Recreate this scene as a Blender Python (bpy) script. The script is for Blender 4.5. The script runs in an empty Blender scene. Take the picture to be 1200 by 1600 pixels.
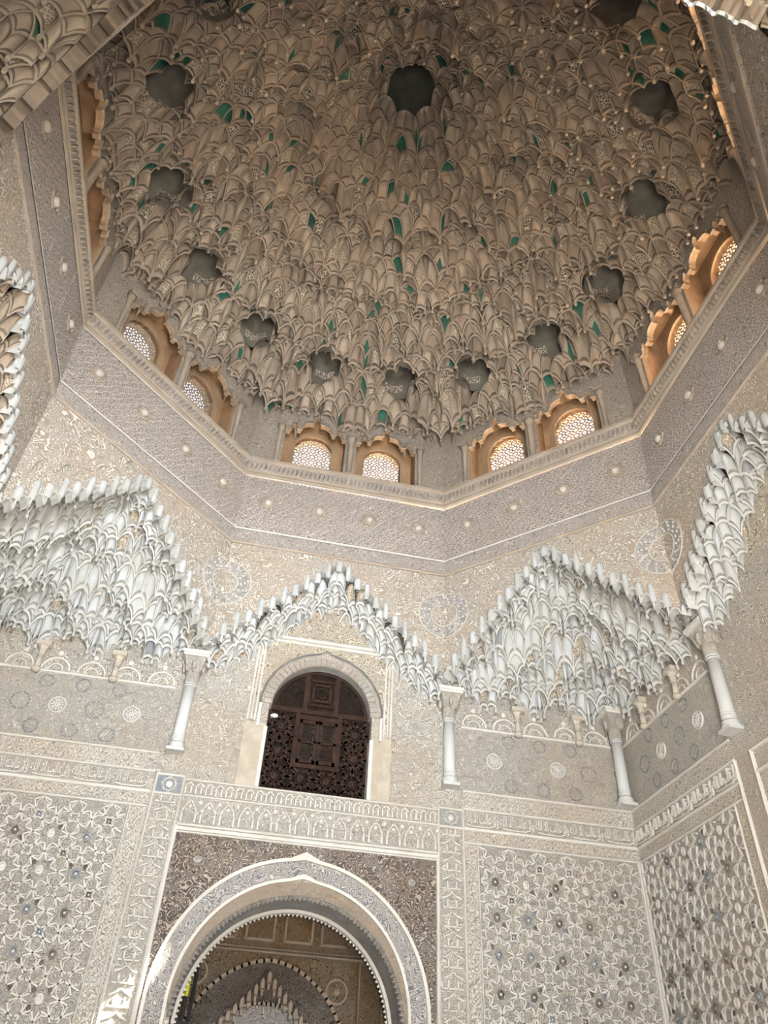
import bpy, math, random
import numpy as np
from mathutils import Vector
R_ = math.radians
random.seed(5)
sc = bpy.context.scene
COL = sc.collection
PI = math.pi

# ------------------------------------------------------------------ camera
CAM = (-0.878, -4.684, 1.862)
YAW, PITCH, ROLL, FPX = R_(9.976), R_(41.043), R_(3.245), 1172.56
Fv = Vector((math.sin(YAW)*math.cos(PITCH), math.cos(YAW)*math.cos(PITCH), math.sin(PITCH)))
Rv = Vector((math.cos(YAW), -math.sin(YAW), 0)); Uv = Rv.cross(Fv)
R2 = Rv*math.cos(ROLL)+Uv*math.sin(ROLL); U2 = -Rv*math.sin(ROLL)+Uv*math.cos(ROLL)
cam = bpy.data.cameras.new('camera'); camo = bpy.data.objects.new('camera', cam); COL.objects.link(camo)
from mathutils import Matrix
camo.matrix_world = Matrix(((R2.x, U2.x, -Fv.x, CAM[0]), (R2.y, U2.y, -Fv.y, CAM[1]), (R2.z, U2.z, -Fv.z, CAM[2]), (0, 0, 0, 1)))
cam.sensor_fit = 'VERTICAL'; cam.sensor_height = 36.0; cam.lens = FPX*36/1600
cam.clip_start = .05
sc.camera = camo

def proj(x, y, z):
    v = Vector((x, y, z))-Vector(CAM); d = v.dot(Fv)
    if d <= .1: return None
    return 600+FPX*v.dot(R2)/d, 800-FPX*v.dot(U2)/d, d
def in_view(x, y, z, m=15):
    q = proj(x, y, z)
    return q is not None and -m < q[0] < 1200+m and -m < q[1] < 1600+m

# ------------------------------------------------------------------ light
w = bpy.data.worlds.new('sky'); sc.world = w; w.use_nodes = True
nt = w.node_tree; nt.nodes.clear()
bg = nt.nodes.new('ShaderNodeBackground'); out = nt.nodes.new('ShaderNodeOutputWorld')
sky = nt.nodes.new('ShaderNodeTexSky'); sky.sky_type = 'NISHITA'; sky.sun_disc = False
sky.sun_elevation = R_(48); sky.sun_rotation = R_(121); sky.dust_density = 1.5
hs = nt.nodes.new('ShaderNodeHueSaturation'); hs.inputs['Saturation'].default_value = .35
nt.links.new(sky.outputs[0], hs.inputs['Color']); nt.links.new(hs.outputs[0], bg.inputs[0]); bg.inputs[1].default_value = 1.0
nt.links.new(bg.outputs[0], out.inputs[0])

SUN_DIR = Vector((-5.86, 3.425, -7.92)).normalized()       # the way the sunlight travels
sl = bpy.data.lights.new('sun', 'SUN'); sl.energy = 400; sl.angle = R_(.6); sl.color = (1, .87, .70)
so = bpy.data.objects.new('sun', sl); COL.objects.link(so); so.rotation_euler = SUN_DIR.to_track_quat('-Z', 'Y').to_euler()

def area(name, loc, target, sx, sy, energy, col, spread=180):
    l = bpy.data.lights.new(name, 'AREA'); l.shape = 'RECTANGLE'; l.size = sx; l.size_y = sy; l.energy = energy; l.color = col
    o = bpy.data.objects.new(name, l); COL.objects.link(o); o.location = loc
    o.rotation_euler = (Vector(target)-Vector(loc)).to_track_quat('-Z', 'Y').to_euler(); l.spread = R_(spread)
    return o
# daylight of the sunlit court coming in by the entrance, and by the window over it
area('court_daylight', (-.4, -5.3, 1.6), (0, 4, 6.5), 2.2, 2.6, 235, (.97, .98, 1), 125)
area('upper_window_daylight', (-.5, -5.6, 5.6), (-.8, 3.5, 7.8), 1.2, 1.2, 260, (.84, .92, 1), 95)
area('east_side_light', (3.7, -2.2, 1.7), (-3, 3, 7.5), 1.6, 2.4, 60, (.9, .95, 1))  # area light before the closed east wall, aimed across the room

sc.view_settings.view_transform = 'Standard'; sc.view_settings.look = 'None'
sc.view_settings.gamma = 1; sc.view_settings.use_curve_mapping = False
sc.view_settings.exposure = 0.06
sc.cycles.max_bounces = 6; sc.cycles.diffuse_bounces = 4
sc.cycles.use_denoising = True

# ------------------------------------------------------------------ materials
def mat_new(name):
    m = bpy.data.materials.new(name); m.use_nodes = True
    n = m.node_tree; n.nodes.clear()
    o = n.nodes.new('ShaderNodeOutputMaterial'); b = n.nodes.new('ShaderNodeBsdfPrincipled')
    n.links.new(b.outputs[0], o.inputs[0]); b.inputs['Roughness'].default_value = .85
    b.inputs['Specular IOR Level'].default_value = .2
    return m, n, b
def N(n, t, **k):
    x = n.nodes.new(t)
    for a, v in k.items(): setattr(x, a, v)
    return x
def math_(n, op, a, b=None, c=None):
    x = N(n, 'ShaderNodeMath', operation=op)
    for i, v in enumerate((a, b, c)):
        if v is None: continue
        if isinstance(v, (int, float)): x.inputs[i].default_value = v
        else: n.links.new(v, x.inputs[i])
    return x.outputs[0]
def mixc(n, f, a, b, mode='MIX'):
    x = N(n, 'ShaderNodeMix', data_type='RGBA', blend_type=mode)
    for s, v in ((x.inputs[0], f), (x.inputs[6], a), (x.inputs[7], b)):
        if isinstance(v, tuple): s.default_value = (*v, 1)
        elif isinstance(v, (int, float)): s.default_value = v
        else: n.links.new(v, s)
    return x.outputs[2]
def noise(n, vec, scale, detail=2, dist=0, rough=.5):
    x = N(n, 'ShaderNodeTexNoise'); x.inputs['Scale'].default_value = scale
    x.inputs['Detail'].default_value = detail; x.inputs['Distortion'].default_value = dist; x.inputs['Roughness'].default_value = rough
    n.links.new(vec, x.inputs['Vector']); return x.outputs[0]
def ramp(n, f, lo, hi):
    x = N(n, 'ShaderNodeMapRange', interpolation_type='SMOOTHSTEP')
    n.links.new(f, x.inputs[0]); x.inputs[1].default_value = lo; x.inputs[2].default_value = hi
    return x.outputs[0]

CREAM = (.69, .65, .57)
def stucco(name, hi=CREAM, lo=(.27, .24, .195), kind='scroll', scale=1.0, bump=.012, tint=(.55, .42, .30), tamt=.35):
    """carved plaster: raised scrollwork over a sunken ground in a darker colour"""
    m, n, b = mat_new(name)
    tc = N(n, 'ShaderNodeTexCoord'); P = tc.outputs['Object']; UV = tc.outputs['UV']
    if kind == 'scroll':
        a = noise(n, P, 5.5*scale, 1.2, .5)
        l1 = math_(n, 'ABSOLUTE', math_(n, 'SINE', math_(n, 'MULTIPLY', a, 62)))
        a2 = noise(n, P, 11*scale, 1, 1.2)
        l2 = math_(n, 'ABSOLUTE', math_(n, 'SINE', math_(n, 'MULTIPLY', a2, 46)))
        h = math_(n, 'MULTIPLY', l1, l2); h = ramp(n, h, .12, .46)
    elif kind == 'vine':
        a = noise(n, P, 4.0*scale, .6, 1.6)
        l1 = math_(n, 'ABSOLUTE', math_(n, 'SINE', math_(n, 'MULTIPLY', a, 34)))
        v = N(n, 'ShaderNodeTexVoronoi'); v.inputs['Scale'].default_value = 17*scale; n.links.new(P, v.inputs['Vector'])
        d = ramp(n, v.outputs['Distance'], .15, .5)
        h = math_(n, 'MAXIMUM', ramp(n, l1, .80, .98), math_(n, 'SUBTRACT', .75, d))
        h = ramp(n, h, .25, .75)
    elif kind == 'kufic':                     # stepped diagonal key work
        s = N(n, 'ShaderNodeSeparateXYZ'); n.links.new(UV, s.inputs[0])
        u, v_ = s.outputs[0], s.outputs[1]
        p = math_(n, 'ADD', u, v_); q = math_(n, 'SUBTRACT', u, v_)
        wv = noise(n, P, 7*scale, 1, .8)
        sp = math_(n, 'SINE', math_(n, 'ADD', math_(n, 'MULTIPLY', p, 44*scale), math_(n, 'MULTIPLY', wv, 9)))
        sq = math_(n, 'SINE', math_(n, 'ADD', math_(n, 'MULTIPLY', q, 44*scale), math_(n, 'MULTIPLY', wv, 9)))
        f = math_(n, 'ABSOLUTE', math_(n, 'MAXIMUM', math_(n, 'MULTIPLY', sp, math_(n, 'SIGN', sq)), math_(n, 'MULTIPLY', sq, -.8)))
        f2 = math_(n, 'ABSOLUTE', math_(n, 'SINE', math_(n, 'MULTIPLY', noise(n, P, 12*scale, 1, 1), 40)))
        h = ramp(n, math_(n, 'MULTIPLY', f, math_(n, 'ADD', f2, .25)), .12, .6)
    elif kind == 'sebka':                     # netted lozenges
        s = N(n, 'ShaderNodeSeparateXYZ'); n.links.new(UV, s.inputs[0])
        u, v_ = s.outputs[0], s.outputs[1]
        a = math_(n, 'ABSOLUTE', math_(n, 'SINE', math_(n, 'ADD', math_(n, 'MULTIPLY', u, 24*scale), math_(n, 'MULTIPLY', math_(n, 'SINE', math_(n, 'MULTIPLY', v_, 48*scale)), .7))))
        c = math_(n, 'ABSOLUTE', math_(n, 'SINE', math_(n, 'ADD', math_(n, 'MULTIPLY', v_, 22*scale), math_(n, 'MULTIPLY', math_(n, 'SINE', math_(n, 'MULTIPLY', u, 48*scale)), .7))))
        f2 = math_(n, 'ABSOLUTE', math_(n, 'SINE', math_(n, 'MULTIPLY', noise(n, P, 11*scale, 1, 1), 38)))
        h = ramp(n, math_(n, 'MULTIPLY', math_(n, 'MINIMUM', a, c), math_(n, 'ADD', f2, .3)), .08, .5)
    fine = noise(n, P, 90, 2)
    stain = ramp(n, noise(n, P, .9, 3, .3), .42, .66)
    col = mixc(n, h, lo, hi)
    col = mixc(n, math_(n, 'MULTIPLY', stain, tamt), col, tint, 'MULTIPLY') if False else mixc(n, math_(n, 'MULTIPLY', stain, tamt), col, mixc(n, h, tuple(c*.75 for c in tint), tint))
    col = mixc(n, math_(n, 'MULTIPLY', ramp(n, noise(n, P, 3.1, 4, .2), .5, .75), .22), col, (.34, .35, .36))
    n.links.new(col, b.inputs['Base Color'])
    bp = N(n, 'ShaderNodeBump'); bp.inputs['Strength'].default_value = 1; bp.inputs['Distance'].default_value = bump
    n.links.new(math_(n, 'ADD', h, math_(n, 'MULTIPLY', fine, .15)), bp.inputs['Height']); n.links.new(bp.outputs[0], b.inputs['Normal'])
    return m

def plaster(name, c1, c2, vary=.0, scale=2.5, bump=.004, fine=40):
    m, n, b = mat_new(name)
    tc = N(n, 'ShaderNodeTexCoord'); P = tc.outputs['Object']
    g = N(n, 'ShaderNodeNewGeometry')
    f = ramp(n, noise(n, P, scale, 4, .3), .35, .7)
    col = mixc(n, f, c1, c2)
    if vary:
        k = math_(n, 'ADD', math_(n, 'MULTIPLY', g.outputs['Random Per Island'], vary), 1-vary*.6)
        cc = N(n, 'ShaderNodeCombineColor')
        for i in range(3): n.links.new(k, cc.inputs[i])
        col = mixc(n, 1.0, col, cc.outputs[0], 'MULTIPLY')
    n.links.new(col, b.inputs['Base Color'])
    bp = N(n, 'ShaderNodeBump'); bp.inputs['Distance'].default_value = bump
    n.links.new(noise(n, P, fine, 4, .4), bp.inputs['Height']); n.links.new(bp.outputs[0], b.inputs['Normal'])
    return m

def painted(name, ground, line, scale):
    """small carved knot painted light on a dark ground"""
    m, n, b = mat_new(name)
    tc = N(n, 'ShaderNodeTexCoord'); P = tc.outputs['Object']
    v = N(n, 'ShaderNodeTexVoronoi', feature='DISTANCE_TO_EDGE'); v.inputs['Scale'].default_value = scale
    n.links.new(P, v.inputs['Vector'])
    h = math_(n, 'SUBTRACT', 1.0, ramp(n, v.outputs['Distance'], .06, .16))
    n.links.new(mixc(n, h, ground, line), b.inputs['Base Color'])
    bp = N(n, 'ShaderNodeBump'); bp.inputs['Distance'].default_value = .006
    n.links.new(h, bp.inputs['Height']); n.links.new(bp.outputs[0], b.inputs['Normal'])
    return m

M = {}
M['wall'] = stucco('carved_plaster', scale=1.2)
M['wall_fine'] = stucco('fine_carved_plaster', scale=1.45, hi=(.60, .565, .50), lo=(.29, .27, .23), bump=.007)
M['vine'] = stucco('vine_plaster', kind='scroll', scale=1.15, lo=(.31, .285, .24), bump=.010)
M['spandrel'] = stucco('spandrel_plaster', kind='vine', scale=1.3, hi=(.64, .60, .53), lo=(.28, .24, .195), tint=(.50, .38, .28), tamt=.4)
M['lace'] = stucco('lace_plaster', kind='scroll', scale=1.2, hi=(.80, .73, .60), lo=(.20, .16, .11))
M['sebka'] = stucco('netted_plaster', kind='scroll', scale=1.5, lo=(.34, .31, .26))
M['kufic'] = stucco('key_pattern_plaster', kind='kufic', scale=1.3, hi=(.64, .57, .51), lo=(.23, .20, .175), tint=(.48, .40, .34), tamt=.4)
M['frieze_band'] = stucco('frieze_band_plaster', kind='scroll', scale=1.3, hi=(.64, .58, .52), lo=(.24, .21, .185), tint=(.48, .41, .36), tamt=.4)
M['band'] = stucco('band_plaster', kind='kufic', scale=1.6, lo=(.36, .32, .26), bump=.006)
M['drum'] = stucco('drum_plaster', kind='scroll', scale=1.1, hi=(.52, .45, .37), lo=(.20, .18, .16), tint=(.36, .31, .25), tamt=.4)
M['dark_spandrel'] = stucco('dark_vine_plaster', kind='vine', scale=1.6, hi=(.42, .36, .29), lo=(.07, .06, .055), tint=(.22, .14, .09), tamt=.4)
M['blue_band'] = stucco('blue_scroll_plaster', kind='scroll', scale=1.25, hi=(.62, .58, .52), lo=(.17, .175, .21), tint=(.34, .29, .24), tamt=.25)
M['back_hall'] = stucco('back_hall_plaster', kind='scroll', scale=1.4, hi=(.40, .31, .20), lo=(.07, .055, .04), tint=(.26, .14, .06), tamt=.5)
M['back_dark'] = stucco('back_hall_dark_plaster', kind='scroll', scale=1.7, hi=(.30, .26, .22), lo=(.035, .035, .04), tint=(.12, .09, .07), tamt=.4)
M['star_ground'] = stucco('star_panel_ground', kind='scroll', scale=1.6, hi=(.56, .53, .47), lo=(.27, .25, .21), bump=.008, tint=(.48, .36, .30), tamt=.3)
M['mould'] = plaster('plain_moulding', (.68, .65, .59), (.60, .56, .49))
M['dome_mould'] = plaster('frieze_boss_plaster', (.56, .52, .46), (.46, .42, .37))
M['letter'] = plaster('raised_lettering', (.70, .67, .61), (.62, .58, .50))
M['patch'] = plaster('tan_patched_plaster', (.38, .33, .26), (.46, .41, .34), scale=6)
M['cell_white'] = plaster('squinch_cell_plaster', (.52, .53, .525), (.41, .41, .385), vary=.3, scale=3)
M['cell_rim'] = plaster('cell_rim_plaster', (.56, .555, .53), (.47, .46, .42), vary=.2)
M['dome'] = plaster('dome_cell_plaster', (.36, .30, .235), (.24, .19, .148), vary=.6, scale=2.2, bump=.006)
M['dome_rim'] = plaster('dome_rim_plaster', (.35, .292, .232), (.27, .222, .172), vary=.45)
M['dome_groove'] = plaster('dome_outline_shade', (.085, .068, .052), (.17, .135, .105), vary=.4)  # outline paint, darkened to stand in for shade between dome cells
M['cell_groove'] = plaster('cell_outline_shade', (.17, .17, .16), (.27, .26, .24), vary=.3)  # squinch outlines; the dark tone also paints in their shadow lines
M['green'] = plaster('green_paint', (.015, .075, .055), (.03, .11, .08), vary=.3)
M['blue'] = plaster('blue_paint', (.04, .09, .15), (.06, .12, .15), vary=.3)
M['knot'] = painted('painted_knot', (.07, .06, .05), (.55, .48, .38), 26)
M['knot_pale'] = painted('pale_knot', (.24, .20, .15), (.56, .48, .38), 30)
M['dark_niche'] = plaster('shaded_crown_plaster', (.035, .04, .033), (.025, .027, .022), scale=6)  # dark green-grey crown, its colour deepened to stand in for shade
M['niche'] = plaster('shaded_niche_plaster', (.13, .125, .105), (.08, .073, .06), scale=4)  # colour darkened so the small cupolas look deep in shade
M['reveal'] = plaster('ochre_reveal', (.30, .19, .105), (.21, .125, .068), scale=3.5, bump=.003)
M['reveal_mould'] = plaster('reveal_moulding', (.31, .22, .14), (.23, .155, .095))
M['lattice'] = plaster('lattice_plaster', (.42, .34, .26), (.30, .25, .2))
M['marble'] = plaster('column_marble', (.62, .62, .60), (.54, .53, .50), bump=.002)
M['capital'] = stucco('capital_carving', kind='scroll', scale=2.6, hi=(.74, .70, .62), lo=(.42, .37, .30), bump=.006)
M['console'] = plaster('console_plaster', (.50, .45, .38), (.44, .38, .31))
M['dot'] = plaster('dark_boss', (.10, .09, .075), (.16, .14, .12))
M['rosette_ground'] = painted('rosette_ground', (.26, .27, .28), (.56, .53, .47), 45)
M['bluegrey'] = plaster('blue_grey_paint', (.17, .19, .22), (.25, .25, .25))
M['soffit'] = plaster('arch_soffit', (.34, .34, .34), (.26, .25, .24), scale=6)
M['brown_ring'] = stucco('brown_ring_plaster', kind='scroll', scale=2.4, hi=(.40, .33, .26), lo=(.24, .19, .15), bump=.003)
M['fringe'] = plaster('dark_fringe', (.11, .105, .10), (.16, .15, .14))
M['wood'] = plaster('dark_wood', (.022, .013, .010), (.013, .008, .0065), scale=8, bump=.003)
M['wood2'] = plaster('red_brown_wood', (.030, .015, .011), (.018, .010, .008), scale=8, bump=.003)
M['black'] = plaster('black_metal', (.02, .02, .02), (.03, .03, .03))
M['yellow'] = plaster('yellow_tag', (.62, .62, .05), (.55, .55, .04))
M['white'] = plaster('white_plastic', (.8, .8, .8), (.75, .75, .75))
M['floor'] = plaster('marble_floor', (.62, .60, .56), (.52, .50, .47), scale=1.2)
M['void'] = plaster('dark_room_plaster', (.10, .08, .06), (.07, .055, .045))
M['outside'] = plaster('outer_masonry', (.45, .36, .28), (.40, .31, .25))
M['ground'] = plaster('court_paving', (.55, .50, .44), (.50, .45, .4))

# ------------------------------------------------------------------ mesh builder
class Fr:
    """a wall frame: u along the wall, d out of the wall into the room, z up"""
    def __init__(s, ang, apo):
        s.c = (math.sin(ang)*apo, math.cos(ang)*apo)
        s.u = (math.cos(ang), -math.sin(ang)); s.n = (-math.sin(ang), -math.cos(ang))
    def __call__(s, u, d, z):
        return (s.c[0]+s.u[0]*u+s.n[0]*d, s.c[1]+s.u[1]*u+s.n[1]*d, z)
class MB:
    def __init__(s, fr=None): s.v = []; s.f = []; s.m = []; s.uv = []; s.sm = []; s.fr = fr
    def add(s, u, d, z):
        s.v.append(s.fr(u, d, z) if s.fr else (u, d, z)); s.uv.append((u, z)); return len(s.v)-1
    def face(s, idx, mi=0, smooth=False): s.f.append(tuple(idx)); s.m.append(mi); s.sm.append(smooth)
    def quad(s, pts, mi=0, smooth=False): s.face([s.add(*p) for p in pts], mi, smooth)
    def box(s, u0, u1, d0, d1, z0, z1, mi=0, bev=0):
        a = [s.add(u, d, z) for z in (z0, z1) for (u, d) in ((u0, d0), (u1, d0), (u1, d1), (u0, d1))]
        for q in ((0, 3, 2, 1), (4, 5, 6, 7), (0, 1, 5, 4), (1, 2, 6, 5), (2, 3, 7, 6), (3, 0, 4, 7)): s.face([a[i] for i in q], mi)
    def moulding(s, u0, u1, z0, z1, d, mi=0):
        """a rounded raised strip, its long side either way"""
        prof = [(0, 0), (.12, .7), (.5, 1), (.88, .7), (1, 0)]
        if abs(u1-u0) > abs(z1-z0): rows = [[s.add(u, d*h, z0+(z1-z0)*t) for t, h in prof] for u in (u0, u1)]
        else: rows = [[s.add(u0+(u1-u0)*t, d*h, z) for t, h in prof] for z in (z0, z1)]
        for i in range(4): s.face([rows[0][i], rows[1][i], rows[1][i+1], rows[0][i+1]], mi)
        s.face(rows[0], mi); s.face(rows[1][::-1], mi)
    def ribbon(s, segs, wd, d0, d1, mi=0):
        for (a, b) in segs:
            dx, dz = b[0]-a[0], b[1]-a[1]; L = math.hypot(dx, dz)
            if L < 1e-5: continue
            nx, nz = -dz/L*wd/2, dx/L*wd/2; ex, ez = dx/L*wd*.3, dz/L*wd*.3
            a0 = (a[0]-ex, a[1]-ez); b0 = (b[0]+ex, b[1]+ez)
            q = [(a0[0]+nx, a0[1]+nz), (b0[0]+nx, b0[1]+nz), (b0[0]-nx, b0[1]-nz), (a0[0]-nx, a0[1]-nz)]
            lo = [s.add(p[0], d0, p[1]) for p in q]; hi = [s.add(p[0]+(0 if True else 0), d1, p[1]) for p in q]
            s.face(hi, mi)
            for i in range(4): s.face([lo[i], lo[(i+1) % 4], hi[(i+1) % 4], hi[i]], mi)
    def prism(s, pts, d0, d1, mi=0, taper=1.0, mi_side=None):
        cx = sum(p[0] for p in pts)/len(pts); cz = sum(p[1] for p in pts)/len(pts)
        lo = [s.add(p[0], d0, p[1]) for p in pts]
        hi = [s.add(cx+(p[0]-cx)*taper, d1, cz+(p[1]-cz)*taper) for p in pts]
        s.face(hi, mi); n = len(pts)
        for i in range(n): s.face([lo[i], lo[(i+1) % n], hi[(i+1) % n], hi[i]], mi if mi_side is None else mi_side)
    def lathe(s, u, d, prof, seg=12, mi=0, smooth=True, a0=0.0, rx=1, ry=1):
        rings = []
        for (r, z) in prof:
            rings.append([s.add(u+math.cos(a0+2*PI*k/seg)*r*rx, d+math.sin(a0+2*PI*k/seg)*r*ry, z) for k in range(seg)])
        for i in range(len(prof)-1):
            for k in range(seg):
                s.face([rings[i][k], rings[i][(k+1) % seg], rings[i+1][(k+1) % seg], rings[i+1][k]], mi, smooth)
        s.face(rings[0][::-1], mi); s.face(rings[-1], mi)
    def boss(s, u, z, prof, seg=16, mi=0, smooth=True, lobes=0, d0=0, ez=1):
        """a round raised boss on the wall: prof = (radius, d)"""
        rings = []
        for (r, d) in prof:
            rings.append([s.add(u+math.cos(2*PI*k/seg)*r*(1+(lobes and .09*math.cos(lobes*2*PI*k/seg))), d0+d, z+ez*math.sin(2*PI*k/seg)*r*(1+(lobes and .09*math.cos(lobes*2*PI*k/seg)))) for k in range(seg)])
        for i in range(len(prof)-1):
            for k in range(seg): s.face([rings[i][k], rings[i][(k+1) % seg], rings[i+1][(k+1) % seg], rings[i+1][k]], mi, smooth)
        s.face(rings[-1], mi, smooth)
    def arcwall(s, prof, ztop, d0, d1, mi=0, ms=None, back=False):
        """wall face above a lower outline prof [(u,z)], with its soffit from d0 back to d1"""
        ms = mi if ms is None else ms
        for (a, b) in zip(prof[:-1], prof[1:]):
            if abs(a[0]-b[0]) > 1e-6 and (a[1] < ztop or b[1] < ztop):
                s.quad([(a[0], d0, a[1]), (b[0], d0, b[1]), (b[0], d0, ztop), (a[0], d0, ztop)], mi)
                if back: s.quad([(a[0], d1, a[1]), (b[0], d1, b[1]), (b[0], d1, ztop), (a[0], d1, ztop)], mi)
            s.quad([(a[0], d0, a[1]), (b[0], d0, b[1]), (b[0], d1, b[1]), (a[0], d1, a[1])], ms)
    def ringarc(s, uc, zc, r0, r1, a0, a1, d, mi=0, seg=40, rim=0.0):
        """flat raised ring band between two radii"""
        prev = None
        for k in range(seg+1):
            a = a0+(a1-a0)*k/seg; c, q = math.cos(a), math.sin(a)
            cur = [s.add(uc+r0*c, -.002+min(d, 0), zc+r0*q), s.add(uc+r0*c, d, zc+r0*q), s.add(uc+r1*c, d, zc+r1*q), s.add(uc+r1*c, -.002+min(d, 0), zc+r1*q)]
            if prev:
                for i in range(3): s.face([prev[i], cur[i], cur[i+1], prev[i+1]], mi)
            prev = cur
    def build(s, name, mats, parent=None, **props):
        me = bpy.data.meshes.new(name); me.from_pydata(s.v, [], s.f)
        if not isinstance(mats, (list, tuple)): mats = [mats]
        for m in mats: me.materials.append(M[m] if isinstance(m, str) else m)
        me.polygons.foreach_set('material_index', s.m); me.polygons.foreach_set('use_smooth', s.sm)
        ul = me.uv_layers.new(name='UVMap'); li = np.zeros(len(me.loops), dtype=np.int32); me.loops.foreach_get('vertex_index', li)
        ul.data.foreach_set('uv', np.array(s.uv, dtype=np.float32)[li].ravel())
        me.update()
        o = bpy.data.objects.new(name, me); COL.objects.link(o)
        if parent: o.parent = parent
        for k, v in props.items(): o[k] = v
        return o
def struct(mb, name, mats, parent=None):
    return mb.build(name, mats, parent, kind='structure') if not parent else mb.build(name, mats, parent)
def empty(name, loc, label=None, cat=None, group=None, kind=None):
    o = bpy.data.objects.new(name, None); COL.objects.link(o); o.location = loc; o.empty_display_size = .1
    if label: o['label'] = label
    if cat: o['category'] = cat
    if group: o['group'] = group
    if kind: o['kind'] = kind
    return o
def under(parent, o):
    """parent keeping the child's world place"""
    o.parent = parent; o.matrix_parent_inverse = Matrix.Translation(-Vector(parent.location)); return o

# strapwork made from polygons in contact on the octagon and square tiling
def hankin(poly, ang):
    n = len(poly); segs = []; mids = []; dirs = []
    for i in range(n):
        a, b = poly[i], poly[(i+1) % n]
        mids.append(((a[0]+b[0])/2, (a[1]+b[1])/2)); L = math.hypot(b[0]-a[0], b[1]-a[1]); dirs.append(((b[0]-a[0])/L, (b[1]-a[1])/L))
    rot = lambda v, t: (v[0]*math.cos(t)-v[1]*math.sin(t), v[0]*math.sin(t)+v[1]*math.cos(t))
    for i in range(n):
        j = (i+1) % n
        d0 = rot(dirs[i], ang); d1 = rot(dirs[j], PI-ang)
        det = -d0[0]*d1[1]+d0[1]*d1[0]
        if abs(det) < 1e-9: continue
        rx, ry = mids[j][0]-mids[i][0], mids[j][1]-mids[i][1]
        t = (-rx*d1[1]+ry*d1[0])/det
        p = (mids[i][0]+d0[0]*t, mids[i][1]+d0[1]*t)
        segs += [(mids[i], p), (p, mids[j])]
    return segs
def star_segs(u0, u1, z0, z1, L, ang=R_(67.5), keep=None):
    segs = []; ce = []; nx = int((u1-u0)/L)+2; nz = int((z1-z0)/L)+2
    s_ = L*(math.sqrt(2)-1)/2
    for i in range(-1, nx):
        for j in range(-1, nz):
            cx, cz = u0+L*(i+.5), z0+L*(j+.5)
            o8 = [(cx+L/2, cz-s_), (cx+L/2, cz+s_), (cx+s_, cz+L/2), (cx-s_, cz+L/2), (cx-L/2, cz+s_), (cx-L/2, cz-s_), (cx-s_, cz-L/2), (cx+s_, cz-L/2)]
            q = L/2-s_; x, z = cx+L/2, cz+L/2
            sq = [(x+q, z), (x, z+q), (x-q, z), (x, z-q)]
            segs += hankin(o8, ang)+hankin(sq, ang); ce += [(cx, cz, 0), (x, z, 1)]
    def clip(s):
        (a, b) = s
        mx, mz = (a[0]+b[0])/2, (a[1]+b[1])/2
        if not (u0 <= mx <= u1 and z0 <= mz <= z1): return None
        cl = lambda p: (min(max(p[0], u0), u1), min(max(p[1], z0), z1))
        if keep and not keep(mx, mz): return None
        return (cl(a), cl(b))
    segs = [c for c in map(clip, segs) if c]
    ce = [c for c in ce if u0+.03 < c[0] < u1-.03 and z0+.03 < c[1] < z1-.03 and (not keep or keep(c[0], c[1]))]
    return segs, ce

# ------------------------------------------------------------------ Key sizes
A = 4.0; ZB, ZT = 8.18, 9.61; AB_, AT = 3.62, 3.71
HB, HT = AB_*math.tan(PI/8), AT*math.tan(PI/8)
Z_OCT = 6.6
def arch_z(t):       # outline of the eight big arches that carry the drum
    t = abs(t)/HB
    return 6.62+1.42*(1-min(t, 1))
def in_arch(u): return abs(u) < HB

# ------------------------------------------------------------------ large structure
mb = MB()
mb.quad([(-12, -14, 0), (12, -14, 0), (12, 9, 0), (-12, 9, 0)]); struct(mb, 'floor', 'floor')

def arc_profile(hw, zlo, zc, r, n=28, tip=.0):
    """jamb, round (slightly pointed) arch, jamb"""
    p = [(-hw, zlo), (-hw, zc)]
    for k in range(n+1):
        a = PI-PI*k/n; p.append((r*math.cos(a), zc+r*math.sin(a)+tip*math.exp(-(r*math.cos(a)/.12)**2)))
    p += [(hw, zc), (hw, zlo)]
    return p
WN = Fr(0, A); DR, DZ = 1.12, 2.83
# north wall : above (window) and below (doorway)
mb = MB(WN)
pw = [(-4.2, 5.07), (-.645, 5.07)]+arc_profile(.645, 5.07, 6.10, .615)[1:-1]+[(.645, 5.07), (4.2, 5.07)]
mb.arcwall(pw, 9.0, 0, -.30, 0, 1)
pd = [(-4.2, 0), (-1.0, 0)]+arc_profile(1.0, 0, 2.94, 1.0)[1:-1]+[(1.0, 0), (4.2, 0)]
pd = [(-4.2, 0), (-DR, 0)]+arc_profile(DR, 0, DZ, DR, 48)[1:-1]+[(DR, 0), (4.2, 0)]
mb.arcwall(pd, 5.07, 0, -.02, 0, 2)
wall_n = struct(mb, 'wall_north', ['vine', 'soffit', 'brown_ring'])
walls = {'north': wall_n}
for nm, ang in (('east', PI/2), ('west', -PI/2)):
    mb = MB(Fr(ang, A)); mb.arcwall([(-4.2, 0), (4.2, 0)], 9.0, 0, -.3)
    walls[nm] = struct(mb, 'wall_'+nm, ['vine'])
# the entrance side: a deep recess behind the arch, with the doorway to the court
mb = MB(Fr(PI, A))
mb.arcwall([(-4.2, 0), (-1.8, 0), (-1.8, 8.0), (1.8, 8.0), (1.8, 0), (4.2, 0)], 9.0, 0, -1.9)
mb.arcwall([(-1.85, 0), (-1.3, 0)]+arc_profile(1.3, 0, 2.8, 1.3)[1:-1]+[(1.3, 0), (1.85, 0)], 5.0, -1.85, -2.2)
mb.arcwall([(-1.85, 5.0), (-.7, 5.0), (-.7, 6.3), (.7, 6.3), (.7, 5.0), (1.85, 5.0)], 8.05, -1.85, -2.2)
walls['south'] = struct(mb, 'wall_south', ['wall'])

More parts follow.
